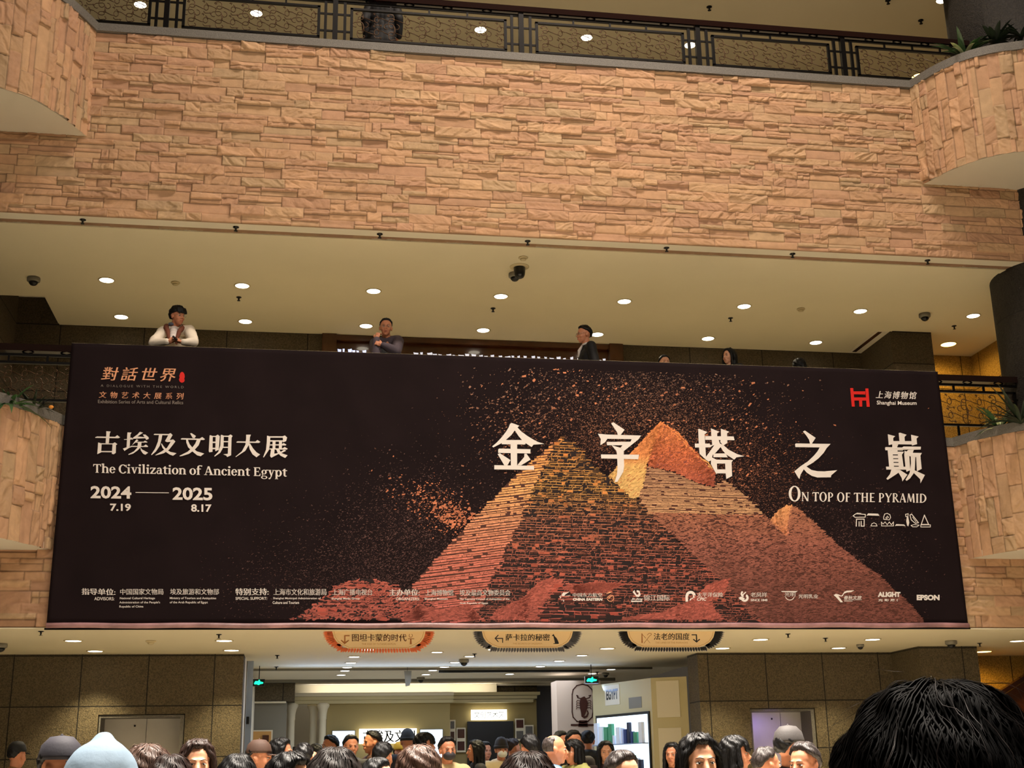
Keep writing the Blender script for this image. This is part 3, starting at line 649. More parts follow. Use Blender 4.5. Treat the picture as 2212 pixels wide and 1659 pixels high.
# --- a broad-nib roman alphabet for the two English titles (x-height 1)
def ring(cx, cy, rx, ry, tx, ty, a0=0, a1=360, n=22):
    o = [(cx+rx*math.cos(R(a0+(a1-a0)*i/n)), cy+ry*math.sin(R(a0+(a1-a0)*i/n))) for i in range(n+1)]
    q = [(cx+(rx-tx)*math.cos(R(a0+(a1-a0)*i/n)), cy+(ry-ty)*math.sin(R(a0+(a1-a0)*i/n))) for i in range(n+1)]
    return [[o[i], o[i+1], q[i+1], q[i]] for i in range(n)]
def rc(x0, y0, x1, y1): return [[(x0, y0), (x1, y0), (x1, y1), (x0, y1)]]
def qd(a, b, w, hw=None): return [[(a[0]-w/2, a[1]), (a[0]+w/2, a[1]), (b[0]+(hw or w)/2, b[1]), (b[0]-(hw or w)/2, b[1])]]
def stem(x, y0, y1, w=.26, sb=1, st=0, s=.13, t=.075):
    p = rc(x-w/2, y0, x+w/2, y1)
    if sb: p += [[(x-w/2-s, y0), (x+w/2+s, y0), (x+w/2, y0+t+.05), (x-w/2, y0+t+.05)]]
    if st == 1: p += [[(x-w/2-s, y1-.09), (x-w/2, y1-.2), (x+w/2, y1), (x-w/2, y1)]]
    if st == 2: p += [[(x-w/2, y1-t-.05), (x+w/2, y1-t-.05), (x+w/2+s, y1), (x-w/2-s, y1)]]
    return p
def glyph(c):
    w = .26; th = .11
    if c == 'T': return 1.22, stem(.6, 0, 1.36)+rc(.08, 1.26, 1.12, 1.38)+[[(.04,1.0),(.12,1.0),(.22,1.3),(.06,1.38)],[(1.16,1.0),(1.08,1.0),(.98,1.3),(1.14,1.38)]]
    if c == 'h': return 1.14, stem(.27, 0, 1.5, st=1)+ring(.56, .68, .42, .36, w, .14, 0, 150, 10)+stem(.85, 0, .7)
    if c == 'e': return .92, ring(.46, .5, .43, .53, .25, th, 20, 330)+rc(.15, .50, .82, .60)+[[(.60,.5),(.88,.5),(.87,.68),(.62,.68)]]
    if c == 'C': return 1.22, ring(.68, .69, .62, .73, .30, .12, 42, 322)+[[(1.08,.95),(1.20,.95),(1.18,1.40),(1.10,1.34)]]
    if c == 'i': return .60, stem(.30, 0, 1.0, st=1)+ring(.33, 1.33, .17, .15, .17, .15, 0, 360, 12)
    if c == 'l': return .60, stem(.30, 0, 1.5, st=1)
    if c == 'v': return 1.02, qd((.28, 1.0), (.55, 0), .30, .16)+qd((.84, 1.0), (.56, 0), .13, .1)+rc(.02, .93, .52, 1.0)+rc(.66, .93, 1.04, 1.0)
    if c == 'z': return .92, rc(.08, .88, .86, 1.0)+rc(.06, 0, .86, .12)+[[(.06,.10),(.34,.10),(.86,.90),(.58,.90)],[(.06,.72),(.13,.72),(.2,.9),(.08,1.0)],[(.88,.3),(.80,.3),(.72,.1),(.86,0)]]
    if c == 'a': return .98, stem(.68, .05, .74, sb=0)+rc(.55, 0, .95, .12)+ring(.47, .70, .34, .32, .24, .11, 0, 165, 10)+ring(.38, .30, .32, .32, .22, .10, 60, 330)
    if c == 't': return .72, rc(.20, .15, .46, 1.2)+rc(.04, .88, .70, 1.0)+ring(.47, .25, .27, .27, .2, .12, 180, 320, 8)+[[(.04,.93),(.2,.93),(.46,1.3),(.34,1.22)]]
    if c == 'o': return 1.02, ring(.51, .5, .47, .53, .28, .09)
    if c == 'n': return 1.14, stem(.27, 0, 1.0, st=1)+ring(.56, .66, .42, .36, w, .14, 0, 150, 10)+stem(.85, 0, .7)
    if c == 'f': return .74, stem(.30, 0, 1.2)+rc(.04, .88, .68, 1.0)+ring(.55, 1.20, .38, .33, .24, .12, 50, 180, 10)+ring(.76, 1.42, .12, .10, .12, .10, 0, 360, 10)
    if c == 'A': return 1.36, qd((.62, 1.4), (.22, .05), .14, .1)+qd((.66, 1.4), (1.08, .05), .22, .32)+rc(.34, .42, .9, .53)+rc(.02, 0, .46, .09)+rc(.78, 0, 1.36, .09)
    if c == 'c': return .86, ring(.47, .5, .44, .53, .27, .10, 45, 325)+ring(.72, .78, .12, .11, .12, .11, 0, 360, 10)
    if c == 'E': return 1.18, stem(.36, 0, 1.38, st=2)+rc(.3, 1.27, 1.02, 1.38)+rc(.3, 0, 1.06, .11)+rc(.3, .66, .82, .76)+[[(1.04,1.0),(.97,1.0),(.86,1.3),(1.02,1.38)],[(1.1,.38),(1.02,.38),(.9,.1),(1.06,0)],[(.84,.5),(.84,.92),(.76,.76),(.76,.66)]]
    if c == 'g': return .98, ring(.45, .64, .37, .37, .23, .09)+ring(.47, -.20, .45, .26, .18, .09)+[[(.14,.26),(.26,.32),(.30,.08),(.14,.1)],[(.7,.86),(.98,.90),(.98,1.02),(.66,1.0)]]
    if c == 'y': return 1.02, qd((.28, 1.0), (.55, 0), .30, .16)+qd((.84, 1.0), (.36, -.4), .12, .12)+rc(.02, .93, .52, 1.0)+rc(.66, .93, 1.04, 1.0)+ring(.26, -.36, .14, .12, .14, .12, 0, 360, 10)
    if c == 'p': return 1.10, stem(.27, -.45, 1.0, st=1)+ring(.58, .5, .44, .53, .27, .12, -150, 150)
    return .42, []
def cap(c):
    w = .20
    if c == 'O': return 1.02, ring(.5, .5, .47, .54, .21, .07)
    if c == 'N': return 1.0, stem(.16, 0, 1, .10, s=.07)+qd((.14, 1.0), (.82, 0), .22)+stem(.84, 0, 1, .10, sb=0, st=2, s=.07)
    if c == 'T': return .86, stem(.43, 0, 1, w, s=.07)+rc(.02, .91, .84, 1.0)+[[(0,.80),(.06,.80),(.12,.95),(.02,1.0)],[(.86,.80),(.80,.80),(.74,.95),(.84,1.0)]]
    if c == 'P': return .82, stem(.22, 0, 1, w, s=.07)+ring(.36, .72, .38, .29, .17, .06, -120, 110, 12)
    if c == 'F': return .72, stem(.22, 0, 1, w, s=.07)+rc(.1, .92, .68, 1.0)+rc(.2, .50, .58, .58)
    if c == 'H': return 1.04, stem(.22, 0, 1, w, st=2, s=.07)+stem(.80, 0, 1, w, st=2, s=.07)+rc(.2, .48, .8, .56)
    if c == 'E': return .78, stem(.22, 0, 1, w, s=.07)+rc(.1, .92, .70, 1.0)+rc(.2, .48, .6, .56)+rc(.1, 0, .74, .08)
    if c == 'Y': return .88, stem(.44, 0, .5, w, s=.07)+[[(.02,1),(.26,1),(.54,.46),(.36,.46)],[(.78,1),(.88,1),(.54,.46),(.44,.46)]]
    if c == 'R': return .90, stem(.22, 0, 1, w, s=.07)+ring(.36, .75, .36, .26, .16, .06, -120, 110, 12)+qd((.42, .5), (.82, 0), .20)
    if c == 'A': return .96, qd((.48, 1.0), (.12, 0), .08)+qd((.48, 1.0), (.78, 0), .16, .24)+rc(.22, .32, .68, .39)+rc(.02, 0, .26, .05)
    if c == 'M': return 1.12, qd((.24, 1.0), (.12, 0), .09)+qd((.26, 1.0), (.54, .1), .20)+qd((.86, 1.0), (.54, .1), .08)+qd((.86, 1.0), (.94, 0), .20)
    if c == 'I': return .44, stem(.22, 0, 1, w, st=2, s=.07)
    if c == 'D': return 1.0, stem(.22, 0, 1, w, s=.07)+ring(.32, .5, .60, .50, .20, .07, -90, 90, 14)
    return .36, []
def roman(name, s, fn, xl, xr, ybl, ybr, xh, material, gap=.012, sizes=None, track=.0):
    """baseline from (xl,ybl) to (xr,ybr) in the photo's pixels, xh = x-height in pixels"""
    x = 0; words = [[]]
    for i, c in enumerate(s):
        k = sizes(i) if sizes else 1.0
        adv, pl = fn(c)
        if c == ' ': words.append([])
        for q in pl: words[-1].append([(x+a*k, b*k) for a, b in q])
        x += adv*k+track
    for P in words: roman_word(name, P, x, xl, xr, ybl, ybr, xh, material, gap)
def roman_word(name, P, x, xl, xr, ybl, ybr, xh, material, gap):
    V = []; F = []
    for q in P:
        n = len(V); V += [(xl+(xr-xl)*a/x, ybl+(ybr-ybl)*a/x-b*xh) for a, b in q]; F.append(tuple(range(n, n+len(q))))
    W3 = onban(V, gap); o = mesh_obj(name, W3, F, material)
    bm = bmesh.new(); bm.from_mesh(o.data)
    for f in bm.faces:
        f.normal_update()
        if f.normal.y > 0: f.normal_flip()
    bm.to_mesh(o.data); bm.free(); return under(o)
roman('english_subtitle', 'The Civilization of Ancient Egypt', glyph, 201, 620, 1021.5, 1030, 13.5, M['inkw'], track=-.03)
roman('english_title', 'ON TOP OF THE PYRAMID', cap, 1702, 2002, 1082.5, 1086.5, 19.5, M['inkw'], sizes=lambda i: 1.62 if i == 0 else 1.0, track=.02)
# --- ordinary type through the built-in font (it falls back to its own CJK face)
def type_mesh(s, bold=0.0, shear=0.0, space=1.0):
    cu = bpy.data.curves.new('type', 'FONT'); cu.body = s; cu.size = 1; cu.offset = bold; cu.shear = shear; cu.resolution_u = 3
    cu.space_character = space
    ob = bpy.data.objects.new('type', cu); S.collection.objects.link(ob); bpy.context.view_layer.update()
    dg = bpy.context.evaluated_depsgraph_get(); me = bpy.data.meshes.new_from_object(ob.evaluated_get(dg))
    v = np.array([x.co[:2] for x in me.vertices]); f = [tuple(p.vertices) for p in me.polygons]
    bpy.data.objects.remove(ob); bpy.data.curves.remove(cu); bpy.data.meshes.remove(me)
    v[:, 0] -= v[:, 0].min(); y0, y1 = v[:, 1].min(), v[:, 1].max(); v[:, 0] /= v[:, 0].max(); v[:, 1] = (v[:, 1]-y0)/(y1-y0)
    return v, f
def typeset(name, items, material, gap=.012, plane=None, fn=under):
    """items: (text, x_left, x_right, y_top_left, y_bottom_left, drop, bold, shear, space); drop = how far the right end sits lower"""
    if len(items) > 1:
        return [typeset(name, [it], material, gap, plane, fn) for it in items]
    V = []; F = []
    for it in items:
        s, xl, xr, yt, yb, dr = it[:6]; bold = it[6] if len(it) > 6 else .015; sh = it[7] if len(it) > 7 else 0; sp = it[8] if len(it) > 8 else 1
        v, f = type_mesh(s, max(bold, 0), sh, sp)
        for dx in ([0] if bold >= 0 else [0, bold*.5, -bold*.5]):
            n = len(V); V += [(xl+dx+(xr-xl)*a, yb+dr*a-(yb-yt)*b) for a, b in v]; F += [tuple(n+i for i in q) for q in f]
    W3 = onban(V, gap) if plane is None else PYn(V, plane)
    o = mesh_obj(name, W3, F, material)
    bm = bmesh.new(); bm.from_mesh(o.data)
    for q in bm.faces:
        q.normal_update()
        if q.normal.y > 0: q.normal_flip()
    bm.to_mesh(o.data); bm.free()
    return fn(o) if fn else o
typeset('dates', [('2024', 196, 284, 1050, 1077, 1, .03), ('2025', 373, 459, 1053, 1080.5, 1, .03), ('7.19', 238, 283, 1088, 1104, .5, .03), ('8.17', 413, 457, 1089.5, 1106, .5, .03)], M['inkw'])
poly_mesh('date_rule', [[(293, 1063.6), (365, 1064.4), (365, 1065.8), (293, 1065.0)]], M['inkw'], (0, 0, 1))
typeset('series_mark', [('對話世界', 219, 380, 793, 822, 3, -.9, .25, 1.35)], M['inkpeach'])
typeset('series_line', [('文物艺术大展系列', 214, 397, 846, 860, 3.5, -.4, .12, 1.9)], M['inkpeach'])
typeset('series_english', [('A DIALOGUE WITH THE WORLD', 218, 397, 831, 836, 3.5, .0, 0, 1.5), ('Exhibition Series of Arts and Cultural Relics', 212, 396, 864, 871.5, 2.5, .01)], M['inkgrey'])
typeset('museum_name', [('上海博物馆', 1891, 1979, 845, 861, 2, -.8, .2, 1.25), ('Shanghai Museum', 1893, 1979, 866, 877, 1, .015)], M['inkw'])
typeset('credits', [('指导单位:', 177, 249, 1271, 1285, 1, -1.1), ('ADVISORS:', 204, 247, 1290, 1297, 0, .01),
 ('中国国家文物局', 260, 353, 1272, 1285, 0, -.5), ('National Cultural Heritage', 259, 335, 1290, 1296, 0, .01), ("Administration of the People's", 258, 346, 1299, 1305, 0, .01), ('Republic of China', 258, 310, 1308, 1314, 0, .01),
 ('埃及旅游和文物部', 368, 473, 1272, 1285, 0, -.5), ('Ministry of Tourism and Antiquities', 367, 467, 1290, 1296, 0, .01), ('of the Arab Republic of Egypt', 367, 449, 1299, 1305, 0, .01),
 ('特别支持:', 509, 580, 1271, 1286, 0, -1.1), ('SPECIAL SUPPORT:', 509, 577, 1290, 1296, 0, .01),
 ('上海市文化和旅游局', 591, 705, 1272, 1286, 0, -.5), ('Shanghai Municipal Administration of', 590, 693, 1290.5, 1296, 0, .01), ('Culture and Tourism', 589, 646, 1299, 1305, 0, .01),
 ('上海广播电视台', 718, 804, 1273, 1286, 0, -.5), ('Shanghai Media Group', 716, 777, 1291, 1296.5, 0, .01),
 ('主办单位:', 841, 906, 1273, 1287, 0, -1.1), ('ORGANIZERS:', 855, 906, 1291, 1297, 0, .01),
 ('上海博物馆', 919, 979, 1274, 1287, 0, -.5), ('Shanghai Museum', 917, 967, 1291.5, 1297, 0, .01),
 ('埃及最高文物委员会', 993, 1102, 1274, 1287, 0, -.5), ('The Supreme Council of Antiquities of the', 992, 1100, 1292, 1297.5, 0, .01), ('Arab Republic of Egypt', 993, 1054, 1301, 1306, 0, .01)], M['inkw'])
typeset('sponsor_names', [('中国东方航空', 1237, 1300, 1281, 1290, 0, -.5), ('CHINA EASTERN', 1237, 1301, 1292, 1298, 0, .05, .1), ('锦江国际', 1390, 1446, 1285, 1298, 0, -.5), ('Jin Jiang', 1363, 1388, 1292, 1297, 0, .03, .3),
 ('太平洋保险', 1505, 1561, 1280, 1290, 0, -.5), ('CPIC', 1505, 1526, 1291, 1298, 0, .02, .3), ('老凤祥', 1621, 1656, 1280, 1290, 0, -.5), ('SINCE 1848', 1621, 1657, 1294, 1299, 0, .02),
 ('光明', 1694, 1717, 1280, 1289, 0, -.5), ('光明乳业', 1724, 1766, 1284, 1293, 0, -.5), ('春秋文旅', 1822, 1861, 1287, 1295, 0, .01, .2), ('ALIGHT', 1895, 1944, 1279, 1290, 0, .06), ('光 影 展 传', 1896, 1945, 1294, 1300, 0, .02), ('EPSON', 1979, 2029, 1285, 1297, 0, .06)], M['inkw'])
poly_mesh('airline_emblem', [[(60,225),(75,215),(95,210),(110,180),(140,150),(235,145),(170,190),(150,220),(200,212),(255,203),(210,230),(165,248),(205,285),(165,275),(190,300),(130,315),(95,300),(80,260)]], M['inkw'], (1200, 1260, 7.9))
poly_mesh('hotel_emblem', [[(1312,150),(1345,115),(1350,150),(1385,200),(1410,195),(1415,160),(1380,150),(1385,118),(1430,130),(1450,200),(1420,235),(1380,232)],[(1290,300),(1480,298),(1470,318),(1285,320)]], M['inkw'], (1200, 1260, 7.9))
q = (1470, 1260, 7.135)
def circ(cx, cy, r, n=16, a0=0, a1=360): return [(cx+r*math.cos(R(a0+(a1-a0)*i/n)), cy+r*math.sin(R(a0+(a1-a0)*i/n))) for i in range(n+(0 if a1-a0 == 360 else 1))]
def band(cx, cy, r, t, a0, a1, n=14): return circ(cx, cy, r, n, a0, a1)+circ(cx, cy, r-t, n, a0, a1)[::-1]
poly_mesh('insurance_emblem', [[(75,285),(72,200)]+band(152,197,78,46,180,359,16)[0:17]+[(230,197)]+[(205,250),(150,275),(135,282)]+[(140,240),(185,225),(190,180),(160,160),(125,170),(110,210),(112,283)]], M['inkw'], q)
poly_mesh('phoenix_emblem', [band(985,225,62,34,-60,150), band(975,165,52,26,100,240), [(930,190),(1000,130),(1010,140),(950,200)], [(890,225),(930,205),(990,235),(960,260),(915,255)]], M['inkw'], q)
poly_mesh('dairy_emblem', [band(1680,190,75,10,20,160), [(1545,122),(1800,122),(1770,142),(1560,135)]], M['inkw'], q)
poly_mesh('bird_emblem', [[(165,210),(205,188),(250,198),(300,222),(320,205),(355,150),(400,132),(535,126),(480,155),(400,165),(350,185),(325,228),(300,236),(245,222),(330,335),(290,340),(210,250)],[(350,292),(665,292),(665,297),(350,297)],[(355,310),(500,312),(500,320),(350,320)]], M['inkw'], (1780, 1260, 8.193))
poly_mesh('alliance_emblem', [band(935,255,60,9,-60,170), [(870,240),(945,195),(950,203),(885,250)], [(895,255),(960,205),(966,214),(905,268)], [(850,190),(920,145),(960,155),(900,175)]], M['inkpeach'], (1200, 1260, 7.9))
# row of small hieroglyphs
q = (1690, 1040, 6.703)
def outl(pts, t=11, closed=True):
    out = []; n = len(pts)
    for i in range(n if closed else n-1):
        a = Vector(pts[i]); b = Vector(pts[(i+1) % n]); d = (b-a).normalized()*t*.4; m_ = Vector((-d.y, d.x))*1.25
        out.append([tuple(a-d+m_), tuple(b+d+m_), tuple(b+d-m_), tuple(a-d-m_)])
    return out
hg = outl([(1020,500),(1060,470),(1195,480),(1195,520),(1050,522)])+outl([(1075,462),(1130,466)], closed=False)+outl([(1065,650),(1068,548),(1178,548),(1178,650),(1135,650),(1135,580)], 13, False)+outl([(1105,650),(1105,585)], 12, False)
hg += [[(1212,500),(1235,465),(1380,470),(1400,500),(1370,500),(1235,495)]]+outl([(1275,648),(1290,615),(1320,602),(1350,615),(1365,648)], 9)
hg += outl([(1460,520),(1475,475),(1510,465),(1550,485),(1560,525),(1540,560),(1500,555),(1460,550)], 10)+outl([(1490,530),(1515,505),(1530,525),(1500,540)], 8)+outl([(1425,590),(1430,648),(1600,648),(1600,590),(1570,630),(1540,590),(1510,630),(1480,590),(1450,620)], 9)
hg += [[(1620,650),(1640,622),(1755,628),(1775,655),(1745,645),(1640,645)]]+outl([(1775,480),(1815,470),(1810,510),(1780,512)], 10)+[[(1795,510),(1815,510),(1830,600),(1815,655),(1798,640),(1785,580)]]
hg += outl([(1840,490),(1865,475),(1885,500),(1965,600),(1920,610),(1860,560)], 12)+outl([(1880,520),(1930,590)], 9, False)+outl([(1855,640),(1900,628),(1975,635),(1940,660),(1880,660)], 9)+outl([(2005,625),(2050,490),(2110,625)], 12)+outl([(1998,632),(2135,632),(2135,662),(1998,662)], 10)
poly_mesh('hieroglyph_row', hg, M['inkw'], q)
# --- the printed pyramids: courses of little stones, each with its own tint
def inside(pts, poly):
    x, y = pts[:, 0], pts[:, 1]; c = np.zeros(len(pts), bool); n = len(poly)
    for i in range(n):
        x0, y0 = poly[i]; x1, y1 = poly[(i+1) % n]
        if y0 == y1: continue
        k = ((y0 > y) != (y1 > y)) & (x < (x1-x0)*(y-y0)/(y1-y0)+x0); c ^= k
    return c
def ramp(stops, t):
    ts = [s[0] for s in stops]; C = np.array([lin(s[1]) for s in stops])
    return np.stack([np.interp(t, ts, C[:, k]) for k in range(3)], -1)
def quad_print(name, Q, C, gap):
    """Q (n,k,2) photo pixels, C (n,3)"""
    n, k = Q.shape[:2]; P = onban(Q.reshape(-1, 2), gap)
    a = Q[:, 1]-Q[:, 0]; b_ = Q[:, 2]-Q[:, 1]; flip = (a[:, 0]*b_[:, 1]-a[:, 1]*b_[:, 0]) > 0
    idx = np.arange(n*k).reshape(n, k); idx[flip] = idx[flip][:, ::-1]
    me = bpy.data.meshes.new(name); me.vertices.add(n*k); me.vertices.foreach_set('co', P.astype(np.float32).ravel())
    me.loops.add(n*k); me.loops.foreach_set('vertex_index', idx.astype(np.int32).ravel())
    me.polygons.add(n); me.polygons.foreach_set('loop_start', np.arange(0, n*k, k, dtype=np.int32)); me.polygons.foreach_set('loop_total', np.full(n, k, dtype=np.int32))
    me.update(calc_edges=True); me.materials.append(M['ink'])
    c = np.ones((n*k, 4), np.float32); c[:, :3] = np.repeat(C, k, 0)
    at = me.color_attributes.new('Col', 'FLOAT_COLOR', 'POINT'); at.data.foreach_set('color', c.ravel())
    o = bpy.data.objects.new(name, me); link(o); return under(o)
def rectq(cx, cy, hw, hh, ang, jit=0):
    ca, sa = np.cos(ang), np.sin(ang); Q = []
    for sx, sy in ((-1, -1), (1, -1), (1, 1), (-1, 1)):
        jx = rng.uniform(-1, 1, len(cx))*jit*hw; jy = rng.uniform(-1, 1, len(cx))*jit*hh
        X = sx*hw+jx; Y = sy*hh+jy; Q.append(np.stack([cx+X*ca-Y*sa, cy+X*sa+Y*ca], -1))
    return np.stack(Q, 1)
def courses(poly, rh, bw, ang, mode, stops, drop=.1, rag=3):
    xs = [p[0] for p in poly]; ys = [p[1] for p in poly]; cx0, cy0 = (min(xs)+max(xs))/2, (min(ys)+max(ys))/2
    D = math.hypot(max(xs)-min(xs), max(ys)-min(ys))/2+10; A = math.tan(ang); Q = []; C = []
    y = -D
    while y < D:
        h = rh*(1+.25*rng.uniform(-1, 1)); n = int(2*D/bw)+2; w = rng.uniform(.6, 1.5, n)*bw; x = -D+np.cumsum(w)-w/2+rng.uniform(0, bw)
        ca, sa = math.cos(ang), math.sin(ang); wob = np.cumsum(rng.uniform(-.25, .25, n)); wob -= wob.mean(); wob = np.clip(wob, -1.2, 1.2)
        cx = cx0+x*ca-(y+wob)*sa; cy = cy0+x*sa+(y+wob)*ca
        keep = inside(np.stack([cx+rng.uniform(-rag, rag, n), cy+rng.uniform(-rag, rag, n)*.4], -1), poly) & (rng.random(n) > drop)
        cx, cy, w = cx[keep], cy[keep], w[keep]; m_ = len(cx); a = np.full(m_, ang)+rng.uniform(-.05, .05, m_)
        if m_:
            t = cy; base = ramp(stops, t)
            if mode == 'lit':
                Q.append(rectq(cx, cy, w*.50, np.full(m_, h*.33), a, .22)); C.append(base*rng.uniform(.72, 1.18, (m_, 1)))
            else:
                k = rng.random(m_) < .86; Q.append(rectq(cx[k], cy[k]-h*.40, w[k]*.52, np.full(k.sum(), h*.10)*rng.uniform(.5, 1.8, k.sum()), a[k], .5)); C.append(base[k]*rng.uniform(.55, 1.15, (k.sum(), 1)))
                k = rng.random(m_) < .55; Q.append(rectq(cx[k]-w[k]*.5, cy[k], np.full(k.sum(), .55), np.full(k.sum(), h*.42), a[k], .5)); C.append(base[k]*rng.uniform(.45, .9, (k.sum(), 1)))
                k = rng.random(m_) < .07; Q.append(rectq(cx[k], cy[k], w[k]*.5, np.full(k.sum(), h*.42), a[k], .35)); C.append(base[k]*rng.uniform(.6, 1.0, (k.sum(), 1))*np.array([1.05, .8, .72]))
                k = rng.random(m_) < .35; Q.append(rectq(cx[k], cy[k]+h*.05, w[k]*.42, np.full(k.sum(), h*.25), a[k], .3)); C.append(base[k]*.13)
        y += h
    return np.concatenate(Q), np.concatenate(C)
def rubble(poly, n, ln, th, angs, stops, dens=None, mul=(.5, 1.15)):
    xs = [p[0] for p in poly]; ys = [p[1] for p in poly]
    p = np.stack([rng.uniform(min(xs), max(xs), n), rng.uniform(min(ys), max(ys), n)], -1); p = p[inside(p, poly)]
    if dens is not None: p = p[rng.random(len(p)) < dens(p)]
    m_ = len(p); base = ramp(stops, p[:, 1])
    return rectq(p[:, 0], p[:, 1], ln*rng.uniform(.5, 1.4, m_), th*rng.uniform(.6, 1.4, m_), rng.uniform(angs[0], angs[1], m_), .5), base*rng.uniform(mul[0], mul[1], (m_, 1))
def put(name, items, gap):
    quad_print(name, np.concatenate([i[0] for i in items]), np.concatenate([i[1] for i in items]), gap)
warm = [(905, (196, 112, 66)), (1000, (226, 158, 92)), (1060, (222, 164, 104)), (1130, (206, 140, 104)), (1210, (196, 112, 94)), (1345, (168, 88, 82))]
darkf = [(945, (206, 140, 74)), (1060, (204, 150, 82)), (1120, (176, 112, 84)), (1220, (168, 96, 80)), (1345, (148, 86, 74))]
far_l = [(912, (226, 136, 78)), (985, (222, 140, 82)), (1010, (226, 178, 106)), (1070, (216, 176, 112))]
far_cap = [(912, (214, 128, 74)), (980, (196, 104, 66)), (1050, (166, 86, 66))]
tan = [(1020, (176, 132, 100)), (1110, (196, 150, 110))]
rough = [(1090, (172, 112, 84)), (1180, (150, 92, 78)), (1260, (120, 72, 62)), (1345, (112, 66, 58))]
p_far = [(1402,1107),(1651,1113),(1664,1125),(1698,1156),(1803,1171),(1846,1206),(1893,1239),(1924,1267),(1976,1316),(1996,1345),(1640,1345),(1518,1217),(1416,1121)]
p_lit = [(1212,945),(1196,962),(1170,1020),(1144,1072),(1121,1133),(1092,1188),(1075,1234),(1062,1252),(1043,1306),(1021,1345),(870,1345),(880,1290),(894,1262),(953,1195),(1035,1108),(1118,1023)]
p_drk = [(1212,945),(1237,956),(1257,974),(1280,1006),(1332,1043),(1379,1081),(1416,1121),(1471,1176),(1518,1217),(1575,1270),(1650,1345),(1021,1345),(1043,1306),(1062,1252),(1075,1234),(1092,1188),(1121,1133),(1144,1072),(1170,1020),(1196,962)]
k_l = [(1426,912),(1425,920),(1408,971),(1396,1006),(1393,1029),(1379,1072),(1366,1076),(1332,1043),(1314,1030)]
k_cap = [(1426,912),(1460,931),(1512,988),(1545,1017),(1541,1052),(1497,1038),(1454,1017),(1399,1006),(1408,971),(1425,920)]
k_tan = [(1396,1008),(1454,1020),(1497,1041),(1541,1054),(1564,1036),(1587,1055),(1625,1087),(1651,1113),(1402,1109),(1379,1078),(1393,1029)]
m_l = [(1710,1091),(1700,1092),(1680,1105),(1664,1125),(1698,1158),(1707,1100)]
m_r = [(1710,1091),(1727,1101),(1762,1133),(1803,1171),(1735,1180),(1698,1158),(1707,1096)]
def solid(poly, col, gap, name='pyramid_ground_tone', c=3.0):
    xs = [p[0] for p in poly]; ys = [p[1] for p in poly]
    gx, gy = np.meshgrid(np.arange(min(xs), max(xs)+c, c), np.arange(min(ys), max(ys)+c, c)); p = np.stack([gx.ravel(), gy.ravel()], -1)
    p = p[inside(p, poly)]; m_ = len(p); h = np.full(m_, c*.505)
    o = quad_print(name, rectq(p[:, 0], p[:, 1], h, h, np.zeros(m_)), np.ones((m_, 3)), gap); o.data.materials[0] = col; return o
M['tone1'] = mat('ink_umber', (74, 42, 34), .6, spec=.2); M['tone2'] = mat('ink_near_black', (30, 18, 18), .6, spec=.2); M['tone3'] = mat('ink_ochre', (176, 108, 66), .6, spec=.2)
M['tone4'] = mat('ink_rose', (128, 66, 56), .6, spec=.2)
solid(p_far, M['tone1'], .0066); solid(m_l, M['tone3'], .0069); solid(m_r, M['tone1'], .0070); solid(k_tan, M['tone1'], .0068); solid(k_cap, M['tone4'], .0072); solid(k_l, M['tone3'], .0070); solid(p_drk, M['tone2'], .0074); solid(p_lit, M['tone1'], .0075)
put('distant_pyramid', [rubble(p_far, 15000, 3.6, .85, (-.45, .35), rough), courses(k_tan, 3.3, 9, .03, 'lit', tan, .05, 2), rubble(k_cap, 3600, 3.2, 1.1, (-.9, -.1), far_cap, mul=(.6, 1.35)),
    rubble(k_l, 2600, 4.0, 1.3, (-.9, -.3), far_l, mul=(.75, 1.2)), rubble(m_l, 420, 3.4, 1.5, (-.9, -.1), [(1090, (226, 160, 104)), (1160, (196, 120, 90))], mul=(.85, 1.1)), rubble(m_r, 1500, 3.2, .9, (-.5, .3), rough)], .0084)
edge_band = [(1426,912),(1434,918),(1512,992),(1545,1022),(1545,1014),(1512,984),(1460,928)]
put('front_pyramid', [courses(p_lit, 5.0, 8.5, -.12, 'lit', warm, .06), courses(p_drk, 5.6, 9, .03, 'dark', darkf, .05), rubble(p_drk, 2600, 3.2, .6, (-.9, .3), darkf, mul=(.35, 1.0)), rubble(edge_band, 500, 3, 1, (.4, 1.0), far_l, mul=(.9, 1.1))], .0092)
scree = [(1345, (160, 84, 74)), (1250, (176, 92, 78))][::-1]
mounds = [[(1058,1338),(1075,1318),(1130,1292),(1160,1262),(1185,1248),(1215,1254),(1200,1275),(1176,1300),(1165,1338)], [(1330,1338),(1430,1322),(1490,1300),(1530,1262),(1575,1250),(1562,1285),(1530,1300),(1560,1338)], [(620,1338),(640,1334),(700,1290),(730,1262),(762,1252),(800,1250),(840,1256),(852,1270),(905,1285),(950,1320),(960,1338)], [(870,1338),(900,1310),(960,1318),(1010,1306),(1040,1338)], [(1216,1268),(1290,1258),(1345,1262),(1300,1280),(1250,1284)]]
for i, pl in enumerate(mounds): solid(pl, M['tone2'] if i == 2 else M['tone4'], .0096+.0002*i, 'foreground_stone_tone')
dk = [[(1190,1262),(1270,1256),(1285,1275),(1300,1300),(1225,1302),(1180,1290)], [(1170,1305),(1345,1312),(1345,1340),(1165,1340)]]
for i, pl in enumerate(dk): solid(pl, M['tone2'], .0100+.0002*i, 'foreground_stone_tone')
it = [rubble(pl, 2400 if i != 2 else 1500, 4.2, 1.2, (-.7, .3), scree, mul=(.45, 1.1)) for i, pl in enumerate(mounds)]
it += [courses([(690,1338),(700,1300),(740,1262),(850,1262),(950,1338)], 9, 17, .02, 'dark', scree, .05), courses(dk[0], 8, 16, .02, 'dark', scree, .1), courses(dk[1], 8, 18, .02, 'dark', scree, .1)]
put('foreground_stones', it, .0106)
